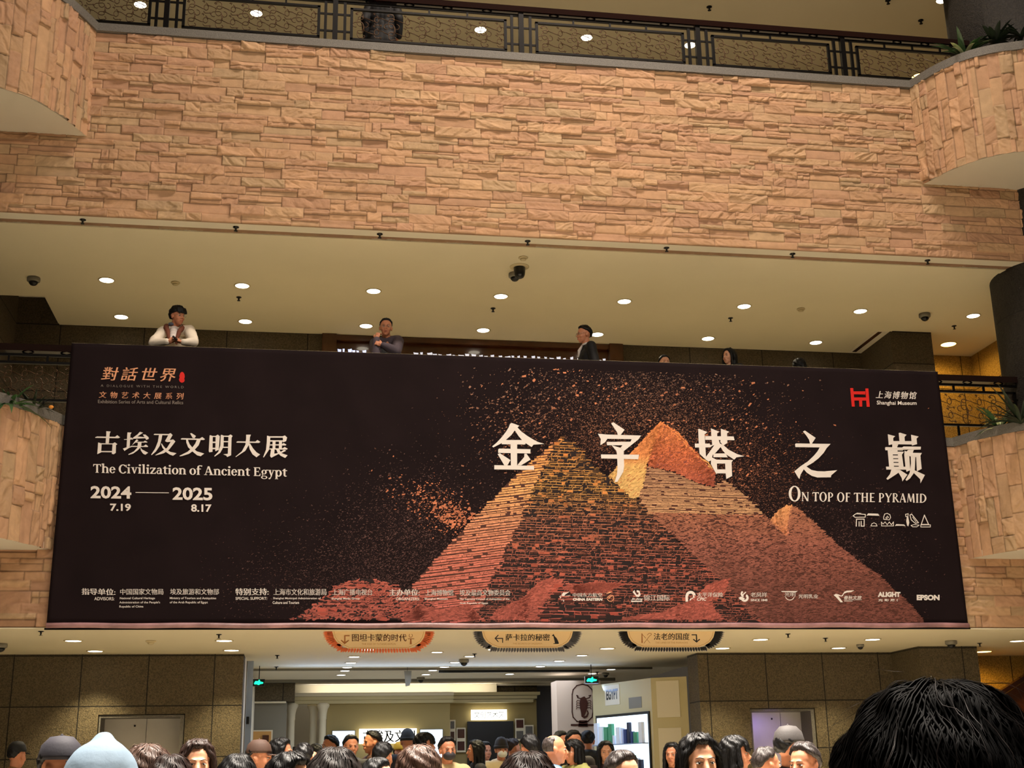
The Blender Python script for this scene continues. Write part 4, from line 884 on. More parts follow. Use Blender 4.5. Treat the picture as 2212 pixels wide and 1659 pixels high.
# dust and flying sand
def cloud(n, cx, cy, sx, sy, ang, stops, size=(.4, 1.25), lo=.35, hi=1.0):
    u = rng.normal(0, 1, (n, 2))*np.array([sx, sy]); ca, sa = math.cos(ang), math.sin(ang)
    p = np.stack([cx+u[:, 0]*ca-u[:, 1]*sa, cy+u[:, 0]*sa+u[:, 1]*ca], -1)
    k = (p[:, 1] > 770+.033*(p[:, 0]-1000)+20) & (p[:, 1] < 1338) & (p[:, 0] < 2040-.0*p[:, 1]) & (p[:, 0] > 430)
    for pl in (p_lit, p_drk, k_l, k_cap, k_tan): k &= ~inside(p, pl)
    p = p[k]; m_ = len(p); s = size[0]+(size[1]-size[0])*rng.random(m_)**3
    return rectq(p[:, 0], p[:, 1], s*rng.uniform(.8, 1.8, m_), s*rng.uniform(.5, .9, m_), rng.uniform(-1, .4, m_), .4), ramp(stops, p[:, 1])*rng.uniform(lo, hi, (m_, 1))
sand = [(770, (132, 102, 88)), (900, (146, 100, 78)), (1000, (150, 98, 74)), (1345, (104, 72, 68))]
dim = [(800, (84, 62, 58)), (1345, (78, 52, 50))]
oran = [(800, (206, 130, 92)), (1345, (206, 122, 88))]
put('flying_sand', [cloud(3000, 1420, 880, 85, 55, .25, sand), cloud(3200, 1480, 930, 110, 60, .5, sand, lo=.3, hi=.8), cloud(3000, 1580, 1000, 75, 70, .6, sand, lo=.3, hi=.85), cloud(2000, 1660, 1060, 60, 60, .6, sand, lo=.25, hi=.7),
    cloud(2600, 1220, 900, 95, 50, -.1, sand, lo=.25, hi=.75), cloud(420, 1120, 900, 60, 60, 0, sand, (.8, 2.2), .5, 1.2), cloud(1500, 1300, 960, 40, 40, 0, sand, lo=.4, hi=.9), cloud(1100, 1400, 860, 150, 40, .05, dim, lo=.6, hi=1.6),
    cloud(120, 1420, 850, 160, 40, .1, oran, (1.2, 3.0), .7, 1.1), cloud(70, 1600, 1000, 60, 50, .5, oran, (1, 2.6), .6, 1.0), cloud(40, 1220, 870, 80, 40, 0, oran, (1.2, 3), .7, 1.1),
    cloud(5000, 880, 1150, 95, 75, -.5, dim, lo=.5, hi=1.5), cloud(6500, 860, 1260, 150, 50, 0, dim, lo=.4, hi=1.2), cloud(1500, 680, 1230, 130, 70, -.3, dim, lo=.4, hi=1.1), cloud(420, 940, 1095, 50, 25, .5, oran, (.7, 2.2), .5, 1.1), cloud(150, 985, 1115, 22, 16, .4, oran, (1.0, 3.2), .6, 1.05),
    cloud(900, 1640, 1090, 120, 60, .5, dim, lo=.5, hi=1.5), cloud(2500, 1850, 1180, 85, 60, .6, dim, lo=.4, hi=1.3), cloud(120, 1560, 800, 90, 25, .1, sand, (.8, 1.8), .5, 1.0), cloud(900, 1150, 1010, 70, 70, -.8, dim, lo=.4, hi=1.5)], .0062)
# ------------------------------------------------------------------ three winged signs hanging under the soffit
M['board'] = mat('sign_cream', (246, 218, 172), .5, var=(3, .04)); M['wing1'] = mat('sign_rust', (214, 106, 62), .5); M['wing2'] = mat('sign_slate', (74, 74, 80), .5); M['wing3'] = mat('sign_black', (24, 22, 26), .5)
M['wedge'] = mat('sign_wing_rim', (226, 170, 140), .5); M['wedg2'] = mat('sign_wing_rim_grey', (176, 172, 166), .5)
M['brownink'] = mat('ink_brown', (150, 92, 44), .6); M['darkink'] = mat('ink_dark', (44, 34, 36), .6); M['maroonink'] = mat('ink_maroon', (140, 74, 54), .6); M['goldink'] = mat('ink_gold', (200, 150, 84), .6)
def plane_poly(name, polys, material, Y, parent, org=(0, 0, 1), depth=.0):
    V = []; F = []; ox, oy, s = org; base = Matrix.Translation(parent.location).inverted()
    for k, pl in enumerate(polys):
        P = PYn([(ox+x/s, oy+y/s) for x, y in pl], Y); n = len(V); m_ = len(pl)
        tri = [t for t in tessellate_polygon([[Vector((x, y, 0)) for x, y in pl]])]
        fr = []
        for t in tri:
            a, b_, c = (P[i] for i in t); nz = (b_[2]-a[2])*(c[0]-a[0])-(b_[0]-a[0])*(c[2]-a[2])
            fr.append(t if nz < 0 else t[::-1])
        V += [tuple(p) for p in P]; F += [tuple(n+i for i in t) for t in fr]
        if depth:
            V += [(p[0], p[1]+depth, p[2]) for p in P]; F += [tuple(n+m_+i for i in t[::-1]) for t in fr]
            F += [(n+i, n+(i+1) % m_, n+m_+(i+1) % m_, n+m_+i) for i in range(m_)]
    o = mesh_obj(name, [base @ Vector(v) for v in V], F, material, parent)
    return o
def winged(ox, a, c, top, bot, wing, rim, text, eng, label, inkm, tx, ex):
    s = 8.508; org = (ox, 1350, s); Y = 15.32
    e = empty('winged_sign', PY(ox+(a+c)/2/s, 1350+bot/s, Y), 0, label, 'sign', 'winged direction signs under the banner')
    ol = [(a, top), (a+4, top+80), (a+28, top+170), (a+85, top+255), (a+170, top+310), (a+290, bot), (c-290, bot), (c-170, top+310), (c-85, top+255), (c-28, top+170), (c-4, top+80), (c, top)]
    plane_poly('board', [ol], M['board'], Y, e, org, .02)
    # feathers all round the lower edge
    P = catmull(ol, 8); d = np.concatenate([[0], np.cumsum(np.linalg.norm(np.diff(P, axis=0), axis=1))]); N = 58; F1 = []; F2 = []
    u = np.linspace(0, 1, N); sp = np.interp(u, [0, .16, .3, .5, .7, .84, 1], [0, .115, .24, .5, .76, .885, 1])*d[-1]
    for q in sp:
        p = np.array([np.interp(q, d, P[:, 0]), np.interp(q, d, P[:, 1])]); p2 = np.array([np.interp(min(q+5, d[-1]), d, P[:, 0]), np.interp(min(q+5, d[-1]), d, P[:, 1])]); p1 = np.array([np.interp(max(q-5, 0), d, P[:, 0]), np.interp(max(q-5, 0), d, P[:, 1])])
        t = (p2-p1)/(np.linalg.norm(p2-p1)+1e-9); n = np.array([-t[1], t[0]])
        xx = abs(p[0]-(a+c)/2)/((c-a)/2); L = 74+90*max(0, (xx-.72)/.28)**1.0; side = np.sign(p[0]-(a+c)/2)
        n = n+np.array([side*.35*min(1, abs(xx)*1.4), -.10*xx*xx]); n /= np.linalg.norm(n)
        w = 19+6*max(0, (xx-.6)/.4); m_ = np.array([-n[1], n[0]])
        f = [p+m_*w*.7, p+n*L*.55+m_*w, p+n*L*.85+m_*w*.6, p+n*L, p+n*L*.8-m_*w*.55, p+n*L*.5-m_*w, p-m_*w*.7]
        F1.append([tuple(v) for v in f]); cc = sum(f)/7; F2.append([tuple(cc+(v-cc)*np.array([1.28, 1.28])+n*2) for v in f])
    plane_poly('feather_rim', F2, rim, Y+.008, e, org, .008); plane_poly('feather_fringe', F1, wing, Y+.002, e, org, .008)
    il = [((x-(a+c)/2)*.965+(a+c)/2, (y-top)*.95+top) for x, y in ol]
    plane_poly('gold_line', [x for i in range(11) for x in outl([il[i], il[i+1]], 7, False)], M['goldink'], Y-.001, e, org)
    base = Matrix.Translation(e.location).inverted()
    def ad(o): o.parent = e; o.matrix_parent_inverse = base; return o
    typeset('chinese_title', [(text, ox+tx[0]/s, ox+tx[1]/s, 1350+tx[2]/s, 1350+tx[3]/s, 0, -.5)], inkm, plane=Y-.001, fn=ad)
    typeset('english_title', [(eng, ox+ex[0]/s, ox+ex[1]/s, 1350+ex[2]/s, 1350+ex[3]/s, 0, .0)], M['goldink'], plane=Y-.001, fn=ad)
    return e, org, Y
e, org, Y = winged(690, 235, 1950, 60, 430, M['wing1'], M['wedge'], '图坦卡蒙的时代', 'THE AGE OF TUTANKHAMUN', 'cream sign with rust red feathers, left of the three under the banner', M['maroonink'], (600, 1600, 165, 300), (780, 1400, 335, 365))
plane_poly('arrow', [[(455,190),(555,190),(555,208),(478,208),(478,310),(535,275),(548,285),(462,355),(392,285),(405,272),(455,310)]], M['brownink'], Y-.001, e, org)
plane_poly('ankh_symbol', [band(1678,195,36,10,-60,240,16), [(1625,248),(1742,248),(1742,260),(1625,260)], [(1668,255),(1690,255),(1697,355),(1660,355)]], M['brownink'], Y-.001, e, org)
e, org, Y = winged(1020, 180, 1850, 60, 420, M['wing2'], M['wedg2'], '萨卡拉的秘密', 'THE SECRETS OF SAQQARA', 'cream sign with grey feathers and a sitting cat, middle of the three under the banner', M['darkink'], (615, 1425, 165, 290), (745, 1290, 330, 360))
plane_poly('arrow', [[(410,245),(475,178),(487,190),(445,238),(568,238),(568,328),(550,328),(550,256),(445,256),(487,305),(475,316)]], M['darkink'], Y-.001, e, org)
plane_poly('cat_symbol', [[(1465,205),(1480,180),(1492,165),(1505,182),(1515,205),(1550,240),(1575,285),(1592,330),(1588,348),(1490,348),(1495,338),(1520,335),(1512,290),(1500,240),(1492,205)]], M['wing3'], Y-.001, e, org)
e, org, Y = winged(1320, 295, 1910, 55, 410, M['wing3'], M['wedg2'], '法老的国度', 'THE LAND OF THE PHARAOHS', 'cream sign with black feathers, right of the three under the banner', M['darkink'], (785, 1440, 150, 275), (815, 1410, 310, 340))
plane_poly('arrow', [[(1480,172),(1578,172),(1585,290),(1622,255),(1638,268),(1572,325),(1503,268),(1518,256),(1560,288),(1558,190),(1480,190)]], M['wing3'], Y-.001, e, org)
plane_poly('crook_and_flail', [[(560,155),(575,155),(582,330),(558,330)]]+outl([(575,175),(640,245)], 8, False)+outl([(605,335),(710,200),(745,175),(735,155),(700,150),(665,185)], 8, False)+outl([(660,265),(715,330)], 6, False), M['brownink'], Y-.001, e, org)
# ------------------------------------------------------------------ middle floor gallery doorway
bx('door_1', (.26, 19.16, Z2T-.02), (4.90, 19.30, Z3B+.2), 'wood')
bx('trim_7', (.20, 19.02, Z2T), (.42, 19.14, Z3B-.005), 'wood'); bx('trim_7', (4.74, 19.02, Z2T), (4.96, 19.14, Z3B-.005), 'wood')
bx('trim_7', (.42, 19.06, Z3B-.09), (4.74, 19.14, Z3B-.005), 'wood')
M['signglow'] = mat('backlit_white', (235, 235, 240), .5, emit=((225, 228, 245), .8)); M['signblue'] = mat('backlit_blue_white', (215, 222, 250), .5, emit=((205, 215, 255), 1.2))
def tips(name, x0, x1, y0, slope, m_, label, n):
    e = empty(name, PY(x0, y0+20, 19.1), 0, label, 'sign'); pl = []; r = random.Random(5)
    for k in range(n):
        x = x0+(x1-x0)*(k+.1+.3*r.random())/n; y = y0+slope*(x-x0)-3.5*r.random(); w = (x1-x0)/n*r.uniform(.35, .8); a = r.uniform(0, 3)
        pl.append([(x, y), (x+w*.4, y+a*.3), (x+w, y-1.6+a), (x+w*1.1, y+1.5), (x+w*.8, y+16), (x+w*.2, y+16), (x+w*.1, y+4)])
    [plane_poly('letter', [q], m_, 19.12, e) for q in pl]
tips('gallery_sign', 889, 1312, 763.5, .034, M['signglow'], 'row of white wall lettering just showing above the banner top', 30)
tips('gallery_sign', 726, 790, 756, .03, M['signblue'], 'short bluish lit lettering just above the banner, left of the fist at chin man', 6)
# ------------------------------------------------------------------ ground floor: lifts
def lift(x0, x1, zt, label, split):
    e = empty('lift_door', ((x0+x1)/2, 18.1, FZ), 0, label, 'elevator'); w = (x1-x0)/2; h = zt-FZ
    MB().box((-w, .42, 0), (-w+(x1-x0)*split-.004, .45, h)).build('door_panel', M['steel'], e)
    MB().box((-w+(x1-x0)*split+.004, .42, 0), (w, .45, h)).build('door_panel', M['steel'], e)
    b = MB(); b.box((-w, .02, 0), (-w+.02, .42, h)); b.box((w-.05, .02, 0), (w, .42, h)); b.box((-w+.02, .02, h-.03), (w-.05, .42, h)); b.build('door_frame', M['cap'], e)
    MB().ball((-w+(x1-x0)*(split-.14), .415, h-.12), .014, 10).build('key_hole', M['black'], e, True)
    if x0 > 0:
        l = spot('violet_door_fill', e, 9, (.42, .30, 1.0), 100, .95, .15, R(60)); l.location = (-.16, -.25, h-.12)  # added violet spot without a fixture, gives these doors their sheen
lift(-2.57, -1.48, 2.52, 'steel lift doors reflecting blue grey light, left of the shop hall', .52)
lift(6.35, 7.30, 2.52, 'steel lift doors with a violet sheen in the right granite wall', .62)
for x, z in ((-2.78, 1.95), (-1.28, 1.95)):
    e = empty('call_button_plate', (x, 18.085, z), 0, 'small pale lift call plate on the granite %s of the left lift' % ('left' if x < -2 else 'right'), 'call plate')
    MB().box((-.05, 0, -.09), (.05, .012, .09)).build('plate', M['chrome'], e); MB().ball((0, -.002, .02), .016, 10).build('button', M['black'], e)
# ------------------------------------------------------------------ shop hall
def fb(name, rect, Y, depth, m_, parent=None, st=False, zb=None):
    """box whose front face covers a pixel rectangle of the plane Y"""
    xl, yt, xr, yb = rect; a = PY(xl, (yt+yb)/2, Y); c = PY(xr, (yt+yb)/2, Y); mid = (xl+xr)/2; zt = PY(mid, yt, Y).z; z0 = PY(mid, yb, Y).z if zb is None else zb
    loc = parent.location if parent else Vector((0, 0, 0))
    o = MB().box((a.x-loc.x, Y-loc.y, z0-loc.z), (c.x-loc.x, Y+depth-loc.y, zt-loc.z)).build(name, M[m_], parent)
    return struct(o) if st else o
M['shopwall'] = mat('shop_beige_paint', (150, 132, 84), .7); M['shopcream'] = mat('shop_cream_paint', (222, 212, 186), .6); M['pillarpink'] = mat('pillar_pale_pink', (206, 186, 170), .7)
M['glow'] = mat('sign_light_white', (255, 255, 255), .4, emit=((255, 253, 236), 3.2)); M['screen'] = mat('screen_light', (220, 240, 255), .3, emit=((215, 236, 255), 1.6)); M['greenlit'] = mat('exit_green', (20, 220, 150), .3, emit=((30, 245, 180), 1.6))
M['doorcream'] = mat('panel_cream', (196, 184, 142), .55); M['violet'] = mat('lcd_violet', (120, 90, 190), .3)
sh = empty('souvenir_shop', PY(880, 1600, 24).xyz, 0, 'beige souvenir shop with a stepped cornice and slim columns at the back of the hall', 'shop'); sh.location.z = FZ
fb('facade', (705, 1518, 972, 1640), 24.0, .15, 'shopwall', sh, zb=FZ)
fb('facade', (972, 1512, 1160, 1640), 24.5, .15, 'shopwall', sh, zb=FZ)
for i, (a, t_) in enumerate([(0, .0), (.05, .05), (.11, .10)]):
    x0, x1 = PY(602, 1500, 24).x, PY(978, 1500, 24).x; zt = 3.15-.062*i
    MB().box((x0+a-sh.location.x, 23.82+t_-sh.location.y, zt-.06-FZ), (x1-sh.location.x, 24.1-sh.location.y, zt-FZ)).build('cornice', M['shopcream' if i == 0 else 'doorcream'], sh)
    x2 = PY(1163, 1500, 24.3).x; MB().box((x1-sh.location.x+.003, 24.12+t_-sh.location.y, zt-.045-FZ), (x2-a-sh.location.x, 24.45-sh.location.y, zt+.01-FZ)).build('cornice', M['doorcream'], sh)
for px in (629, 677, 697):
    x = PY(px, 1560, 23.97 if px != 677 else 24.2).x-sh.location.x; yy = (.0 if px != 677 else .25)
    MB().lathe([(.115, 2.73), (.115, 2.68), (.085, 2.62), (.072, 2.55), (.066, 2.48), (.072, 2.46), (.062, 2.44), (.070, 1.2), (.078, .12), (.10, .1), (.10, 0)], 20, XF((x, yy, 0))).build('column', M['shopcream'], sh, True)
e = empty('glowing_sign', PY(838, 1607, 23.9), 0, 'wide white glowing shop sign with black characters on the beige facade', 'sign')
fb('light_box', (776, 1574, 900, 1606), 23.88, .06, 'glow', e)
typeset('characters', [('古埃及文创', 784, 896, 1577, 1603, 0, -1)], M['black'], plane=23.875, fn=lambda o: (setattr(o, 'parent', e), setattr(o, 'matrix_parent_inverse', Matrix.Translation(e.location).inverted()), o)[2])
e2 = empty('glowing_sign', PY(1056, 1556, 24.4), 0, 'smaller white glowing sign above the dark shop doorway', 'sign')
fb('light_box', (1018, 1533, 1095, 1555), 24.40, .05, 'glow', e2)
typeset('characters', [('文创艺术区', 1024, 1089, 1537, 1551, 0, .0)], M['black'], plane=24.395, fn=lambda o: (setattr(o, 'parent', e2), setattr(o, 'matrix_parent_inverse', Matrix.Translation(e2.location).inverted()), o)[2])
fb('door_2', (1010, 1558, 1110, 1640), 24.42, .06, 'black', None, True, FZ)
for rect, lab in (((718, 1579, 766, 1612), 'bright cyan white screen left of the wide glowing sign'), ((908, 1576, 956, 1636), 'bright blue white screen right of the wide glowing sign')):
    e = empty('display_screen', PY(rect[0], rect[3], 23.8), 0, lab, 'screen'); fb('panel', rect, 23.84, .04, 'screen', e); fb('frame', (rect[0]-1.2, rect[1]-1.2, rect[2]+1.2, rect[3]+1.2), 23.86, .05, 'black', e)
r_ = random.Random(9)
for i, rect in enumerate([(971, 1555, 984, 1600), (986, 1572, 1006, 1625), (1113, 1552, 1133, 1600), (1133, 1566, 1153, 1612), (970, 1604, 984, 1632)]):
    e = empty('framed_print', PY(rect[0], rect[3], 24.4), 0, '%s small framed print from the left on the wall beside the dark shop doorway' % ORD[i], 'picture', 'framed prints by the shop doorway')
    fb('frame', rect, 24.42, .03, 'shopcream', e); x0, y0, x1, y1 = rect
    for k in range(2): fb('picture', (x0+2.5, y0+3+(y1-y0)*.5*k, x1-2.5, y0+(y1-y0)*(.5*k+.42)), 24.41, .01, ['cap', 'wood', 'tone1'][(i+k) % 3], e)
fb('wall_back', (635, 1470, 1073, 1497), 24.55, .1, 'shopcream', None, True)
fb('wall_back', (1073, 1468, 1160, 1502), 24.7, .1, 'gran1', None, True)
fb('wall_back', (1158, 1470, 1206, 1650), 24.8, .1, 'wing2', None, True, FZ)  # dark sheet standing in for an unlit opening, not a wall
fb('wall_left', (546, 1473, 637, 1515), 23.3, .5, 'gran1', None, True)
fb('wall_left', (546, 1517, 618, 1660), 23.4, .1, 'grey', None, True, FZ)
fb('trim_8', (546, 1514, 618, 1519), 23.3, .08, 'shopcream', None, True)
e = empty('display_window', PY(565, 1630, 23.2), 0, 'small amber lit display window with rounded white frame on the grey left wall', 'display')
fb('frame', (543, 1577, 588, 1640), 23.32, .05, 'shopcream', e); fb('lit_panel', (545, 1580, 585, 1640), 23.30, .02, 'goldink', e); fb('figure', (566, 1588, 580, 1640), 23.27, .03, 'wood', e)
e = empty('glass_post', PY(536, 1640, 19.2), 0, 'tall bluish glass and steel post at the left edge of the shop hall', 'glass panel'); e.location.z = FZ
M['glass'] = mat('bluish_glass', (150, 165, 190), .08, spec=.8); fb('glass', (531, 1420, 544, 1640), 19.2, .03, 'glass', e, zb=FZ); fb('edge', (527.5, 1420, 530.5, 1640), 19.2, .05, 'grey', e, zb=FZ); fb('handle', (532, 1548, 538, 1564), 19.12, .05, 'black', e)
# exit signs
for (x0, y0, x1, y1, Y, lab) in ((546, 1467, 572, 1482, 20.0, 'small green lit exit sign at the left end of the shop hall'), (1264, 1461, 1293, 1476, 20.0, 'green lit exit sign above the scorpion pillar')):
    e = empty('exit_sign', PY((x0+x1)/2, y1, Y), 0, lab, 'exit sign', 'green exit signs'); fb('box', (x0, y0, x1, y1), Y, .05, 'black', e)
    c = (x0+x1)/2; m_ = (y0+y1)/2; w = (x1-x0)/2
    plane_poly('running_figure', [[(c-w*.8,m_+1.6),(c-w*.55,m_-3.5),(c-w*.1,m_-3.2),(c,m_-6.2),(c+w*.2,m_-5.8),(c+w*.2,m_-2.6),(c+w*.75,m_-.8),(c+w*.7,m_+2.4),(c+w*.25,m_+3.2),(c,m_+5.5),(c-w*.4,m_+3.5),(c-w*.7,m_+4.2)]], M['greenlit'], Y-.003, e)
    MB().box((-.006, .02, (y1-y0)/139.0), (.006, .03, ZC1-e.location.z)).build('hanger', M['iron'], e)
p0, p1 = PZ(948, 1453, ZC1-.06), PZ(1275, 1451, ZC1-.06)
tag(MB().box((p0.x, p0.y, ZC1-.06), (p1.x, p0.y+.05, ZC1+.018)).build('ceiling_track', M['black']), 'long thin black track fixed across the shop hall ceiling', 'track')
e = empty('hanging_paper', PY(882, 1482, 20.5), 0, 'small translucent tilted card hanging from the hall ceiling', 'card'); plane_poly('card', [[(873, 1449), (889, 1449), (888, 1470), (885, 1481), (876, 1483)]], M['grey'], 20.4, e, depth=.004); q0 = PY(880, 1449, 20.4)-e.location; MB().box((q0.x-.003, q0.y, q0.z-.01), (q0.x+.003, q0.y+.004, ZC1-e.location.z)).build('string', M['iron'], e)
# pillar with the scorpion cartouche
pk = empty('painted_pillar', PY(1245, 1600, 22), 0, 'pale pink pillar painted with a brown scorpion in an oval frame', 'pillar'); pk.location.z = FZ
fb('body', (1204, 1470, 1300, 1640), 22.0, .5, 'pillarpink', pk, zb=FZ)
ov = outl([(1236,1500),(1238,1490),(1246,1481),(1258,1478),(1270,1481),(1279,1490),(1281,1500),(1281,1538),(1279,1549),(1270,1558),(1258,1561),(1246,1558),(1238,1549),(1236,1538)], 2.4)
plane_poly('oval_frame', ov+[[(1233,1564),(1284,1564),(1284,1568),(1233,1568)],[(1251,1556),(1268,1556),(1270,1570),(1249,1570)]], M['tone1'], 21.99, pk)
plane_poly('scorpion', [[(1258,1506),(1262,1504),(1266,1508),(1270,1518),(1269,1530),(1265,1540),(1262,1547),(1266,1546),(1269,1540),(1267,1535),(1270,1534),(1272,1541),(1269,1549),(1262,1552),(1256,1548),(1255,1540),(1253,1530),(1252,1518),(1254,1508)]]+outl([(1254,1509),(1248,1507),(1246,1502),(1249,1504)], 2, False)+outl([(1267,1509),(1273,1507),(1276,1502),(1272,1503)], 2, False)+[q for k in range(4) for q in outl([(1253,1514+5*k),(1247,1513+5*k),(1245,1517+5*k)], 1.4, False)+outl([(1269,1514+5*k),(1275,1513+5*k),(1277,1517+5*k)], 1.4, False)], M['tone1'], 21.985, pk)
# cream kiosk with a lit display case
ks = empty('display_kiosk', (5.2, 19.6, FZ), 0, 'cream corner kiosk with a tall bright display window and framed door panels', 'kiosk')
plan = [(4.60, 20.5), (5.13, 18.92), (5.60, 18.66), (5.60, 20.5)]; H = 3.02-FZ
b = MB().prism([(x-5.2, y-19.6) for x, y in plan], 0, H); b.build('kiosk_body', M['doorcream'], ks)
A = Vector((4.60, 20.5, 0)); B = Vector((5.13, 18.92, 0)); dv = (B-A).normalized(); nv = Vector((-dv.y, dv.x, 0)); nv = -nv if nv.dot(Vector((-1, -.3, 0))) < 0 else nv
ang = math.atan2(dv.y, dv.x)
def kx(u, w, z0, z1, name, m_, out=.0, th=.02):
    o = Vector((A.x-5.2, A.y-19.6, 0)); a = o+dv*u+nv*(out+th); c = o+dv*(u+w)+nv*out; V = []
    P = [o+dv*u+nv*(out+th), o+dv*(u+w)+nv*(out+th), o+dv*(u+w)+nv*out, o+dv*u+nv*out]
    return MB().add([(p.x, p.y, z) for z in (z0, z1) for p in P], [(0, 1, 2, 3), (7, 6, 5, 4), (0, 4, 5, 1), (1, 5, 6, 2), (2, 6, 7, 3), (3, 7, 4, 0)]).build(name, M[m_], ks)
LW = (B-A).length
kx(.10, LW-.16, .2, 2.30, 'window_frame', 'black', 0, .02); kx(.14, LW-.24, .24, 2.26, 'lit_back', 'screen', .02, .004)
for k in range(5): kx(.14, LW-.24, .24+.4*k, .255+.4*k, 'glass_shelf', 'glass', .024, .10)
rr = random.Random(3); cols = [(236, 240, 246), (40, 60, 120), (24, 26, 34), (230, 236, 250), (70, 150, 110), (60, 90, 170), (215, 220, 232), (30, 34, 60)]
pm = [mat('souvenir_colour', c, .4) for c in cols]; src = {}
for k in range(5):
    u = .17
    while u < LW-.2:
        w = rr.uniform(.035, .11); h = rr.uniform(.12, .33); ci = rr.randrange(len(pm)); p = A+dv*(u+w/2)+nv*.075
        if ci not in src: o = MB().box((-.5, -.5, 0), (.5, .5, 1)).build('boxed_souvenir', pm[ci]); src[ci] = o
        else: o = src[ci].copy(); S.collection.objects.link(o)
        o.location = (p.x, p.y, FZ+.256+.4*k); o.scale = (w, .05, h); o.rotation_euler = (0, 0, ang)
        tag(o, 'boxed souvenir among many on the bright shelves of the kiosk window', 'souvenir', 'souvenirs in the kiosk window'); u += w+rr.uniform(.012, .05)
kx(.38, .42, 2.44, 2.74, 'poster', 'white', 0, .006)
base = Matrix.Translation(ks.location).inverted()
def kpoly(name, s, u0, u1, z0, z1, m_, bold):
    v, f = type_mesh(s, bold); V = [A+dv*(u0+(u1-u0)*a)+nv*.008+Vector((0, 0, FZ+z0+(z1-z0)*b)) for a, b in v]
    mesh_obj(name, [base @ p for p in V], f, M[m_], ks)
kpoly('poster_lettering', 'EGYPT', .42, .76, 2.52, 2.68, 'black', .04)
kx(1.05, .35, 2.36, 2.52, 'vent_grille', 'grey', 0, .004)
# door panels on the kiosk front
for (u0, u1, z0, z1) in ((.08, .42, 0.05, 2.05), (.08, .42, 2.2, H-.05)):
    a = Vector((5.13, 18.92, 0)); c = Vector((5.60, 18.66, 0)); d = (c-a).normalized(); n = Vector((d.y, -d.x, 0))
    P = [a+d*u0+n*.012, a+d*u1+n*.012, a+d*u1, a+d*u0]; P = [p-Vector((5.2, 19.6, 0)) for p in P]
    MB().add([(p.x, p.y, z) for z in (z0, z1) for p in P], [(0, 3, 2, 1), (4, 5, 6, 7), (0, 1, 5, 4), (1, 2, 6, 5), (2, 3, 7, 6), (3, 0, 4, 7)]).build('door_panel', M['shopcream'], ks)
# escalator balustrade glimpsed at the right edge
es = empty('escalator', (10.6, 18.1, FZ), 0, 'brown sloping escalator side climbing at the right edge beside the amber wall', 'escalator')
a = PY(2120, 1521, 18.1); c = PY(2235, 1447, 18.1); a.z -= .06; c.z -= .06
def slab(name, o1, o2, m_, y0, y1):
    V = []
    for p in (a, c):
        for dz in (o1, o2):
            for yy in (y0, y1): V.append((p.x-10.6, yy-18.1, p.z+dz-FZ))
    MB().add(V, [(0, 1, 3, 2), (4, 6, 7, 5), (0, 4, 5, 1), (2, 3, 7, 6), (0, 2, 6, 4), (1, 5, 7, 3)]).build(name, M[m_], es)
slab('handrail', 0, .07, 'rail', 18.1, 18.22); slab('inner_panel', -.55, -.02, 'wood', 18.14, 18.18); slab('skirt', -.95, -.56, 'shopwall', 18.08, 18.24)
# ------------------------------------------------------------------ planter plants
def plant(p, n, L, label, m_='leaf', stripe=False, droop=.6, w=.03, seed=1, flower=False):
    r = random.Random(seed); e = empty('potted_foliage', p, 0, label, 'plant', 'plants in the balcony planters'); b = MB(); b2 = MB()
    for k in range(n):
        a = r.uniform(0, 6.283); l = L*r.uniform(.55, 1.1); up = r.uniform(.35, 1.0); q = b2 if (stripe and r.random() < .35) else b
        P = []
        for i in range(7):
            t = i/6; P.append(Vector((math.cos(a)*l*t*(1-up*.45), math.sin(a)*l*t*(1-up*.45), l*(up*t-droop*t*t*(1.1-up*.6)))))
        side = Vector((-math.sin(a), math.cos(a), 0)); ww = w*r.uniform(.7, 1.2); V = []
        for i, pt in enumerate(P):
            t = i/6; h = ww*math.sin(math.pi*min(1, .12+t*.88))**.7*(1-t*.35)+.001; V += [pt-side*h, pt+Vector((0, 0, -h*.35)), pt+side*h]
        q.add(V, [(3*i+j, 3*i+3+j, 3*i+4+j, 3*i+1+j) for i in range(6) for j in (0, 1)])
    b.build('leaves', M[m_], e, True)
    if stripe: b2.build('striped_leaves', mat('pale_leaf_edge', (190, 200, 150), .4), e, True)
    if flower: MB().ball((.22, -.12, .02), (.028, .02, .02), 10).build('flower', mat('orange_blossom', (214, 140, 50), .5), e)
    return e
def on(px, py, z): q = PZ(px, py, z); return (q.x, q.y, z)
plant(PY(2085, 128, 14.45), 38, .64, 'spiky green agave with pale leaf edges in the upper right planter', stripe=True, seed=2, w=.035)
plant(PY(2150, 95, 14.2), 26, .42, 'dark bushy plant right of the spiky agave in the upper planter', 'leafd', seed=3, w=.04)
plant(PY(2205, 80, 14.0), 26, .45, 'dark bushy plant at the right edge of the upper planter', 'leafd', seed=4, w=.04)
plant(PY(18, 885, 14.3), 30, .55, 'green strap leaved plant at the left end of the lower planter', seed=5, w=.028, droop=.75)
plant(PY(70, 888, 14.55), 22, .40, 'low grassy plant with an orange flower in the lower left planter', 'leafd', seed=6, w=.02, flower=True)
plant(PY(2160, 928, 14.4), 34, .52, 'striped yellow green plant in the lower right planter', stripe=True, seed=7, w=.03, droop=.7)
plant(PY(2205, 915, 14.1), 34, .70, 'dark feathery shrub at the right edge of the lower planter', 'leafd', seed=8, w=.03, droop=.5)
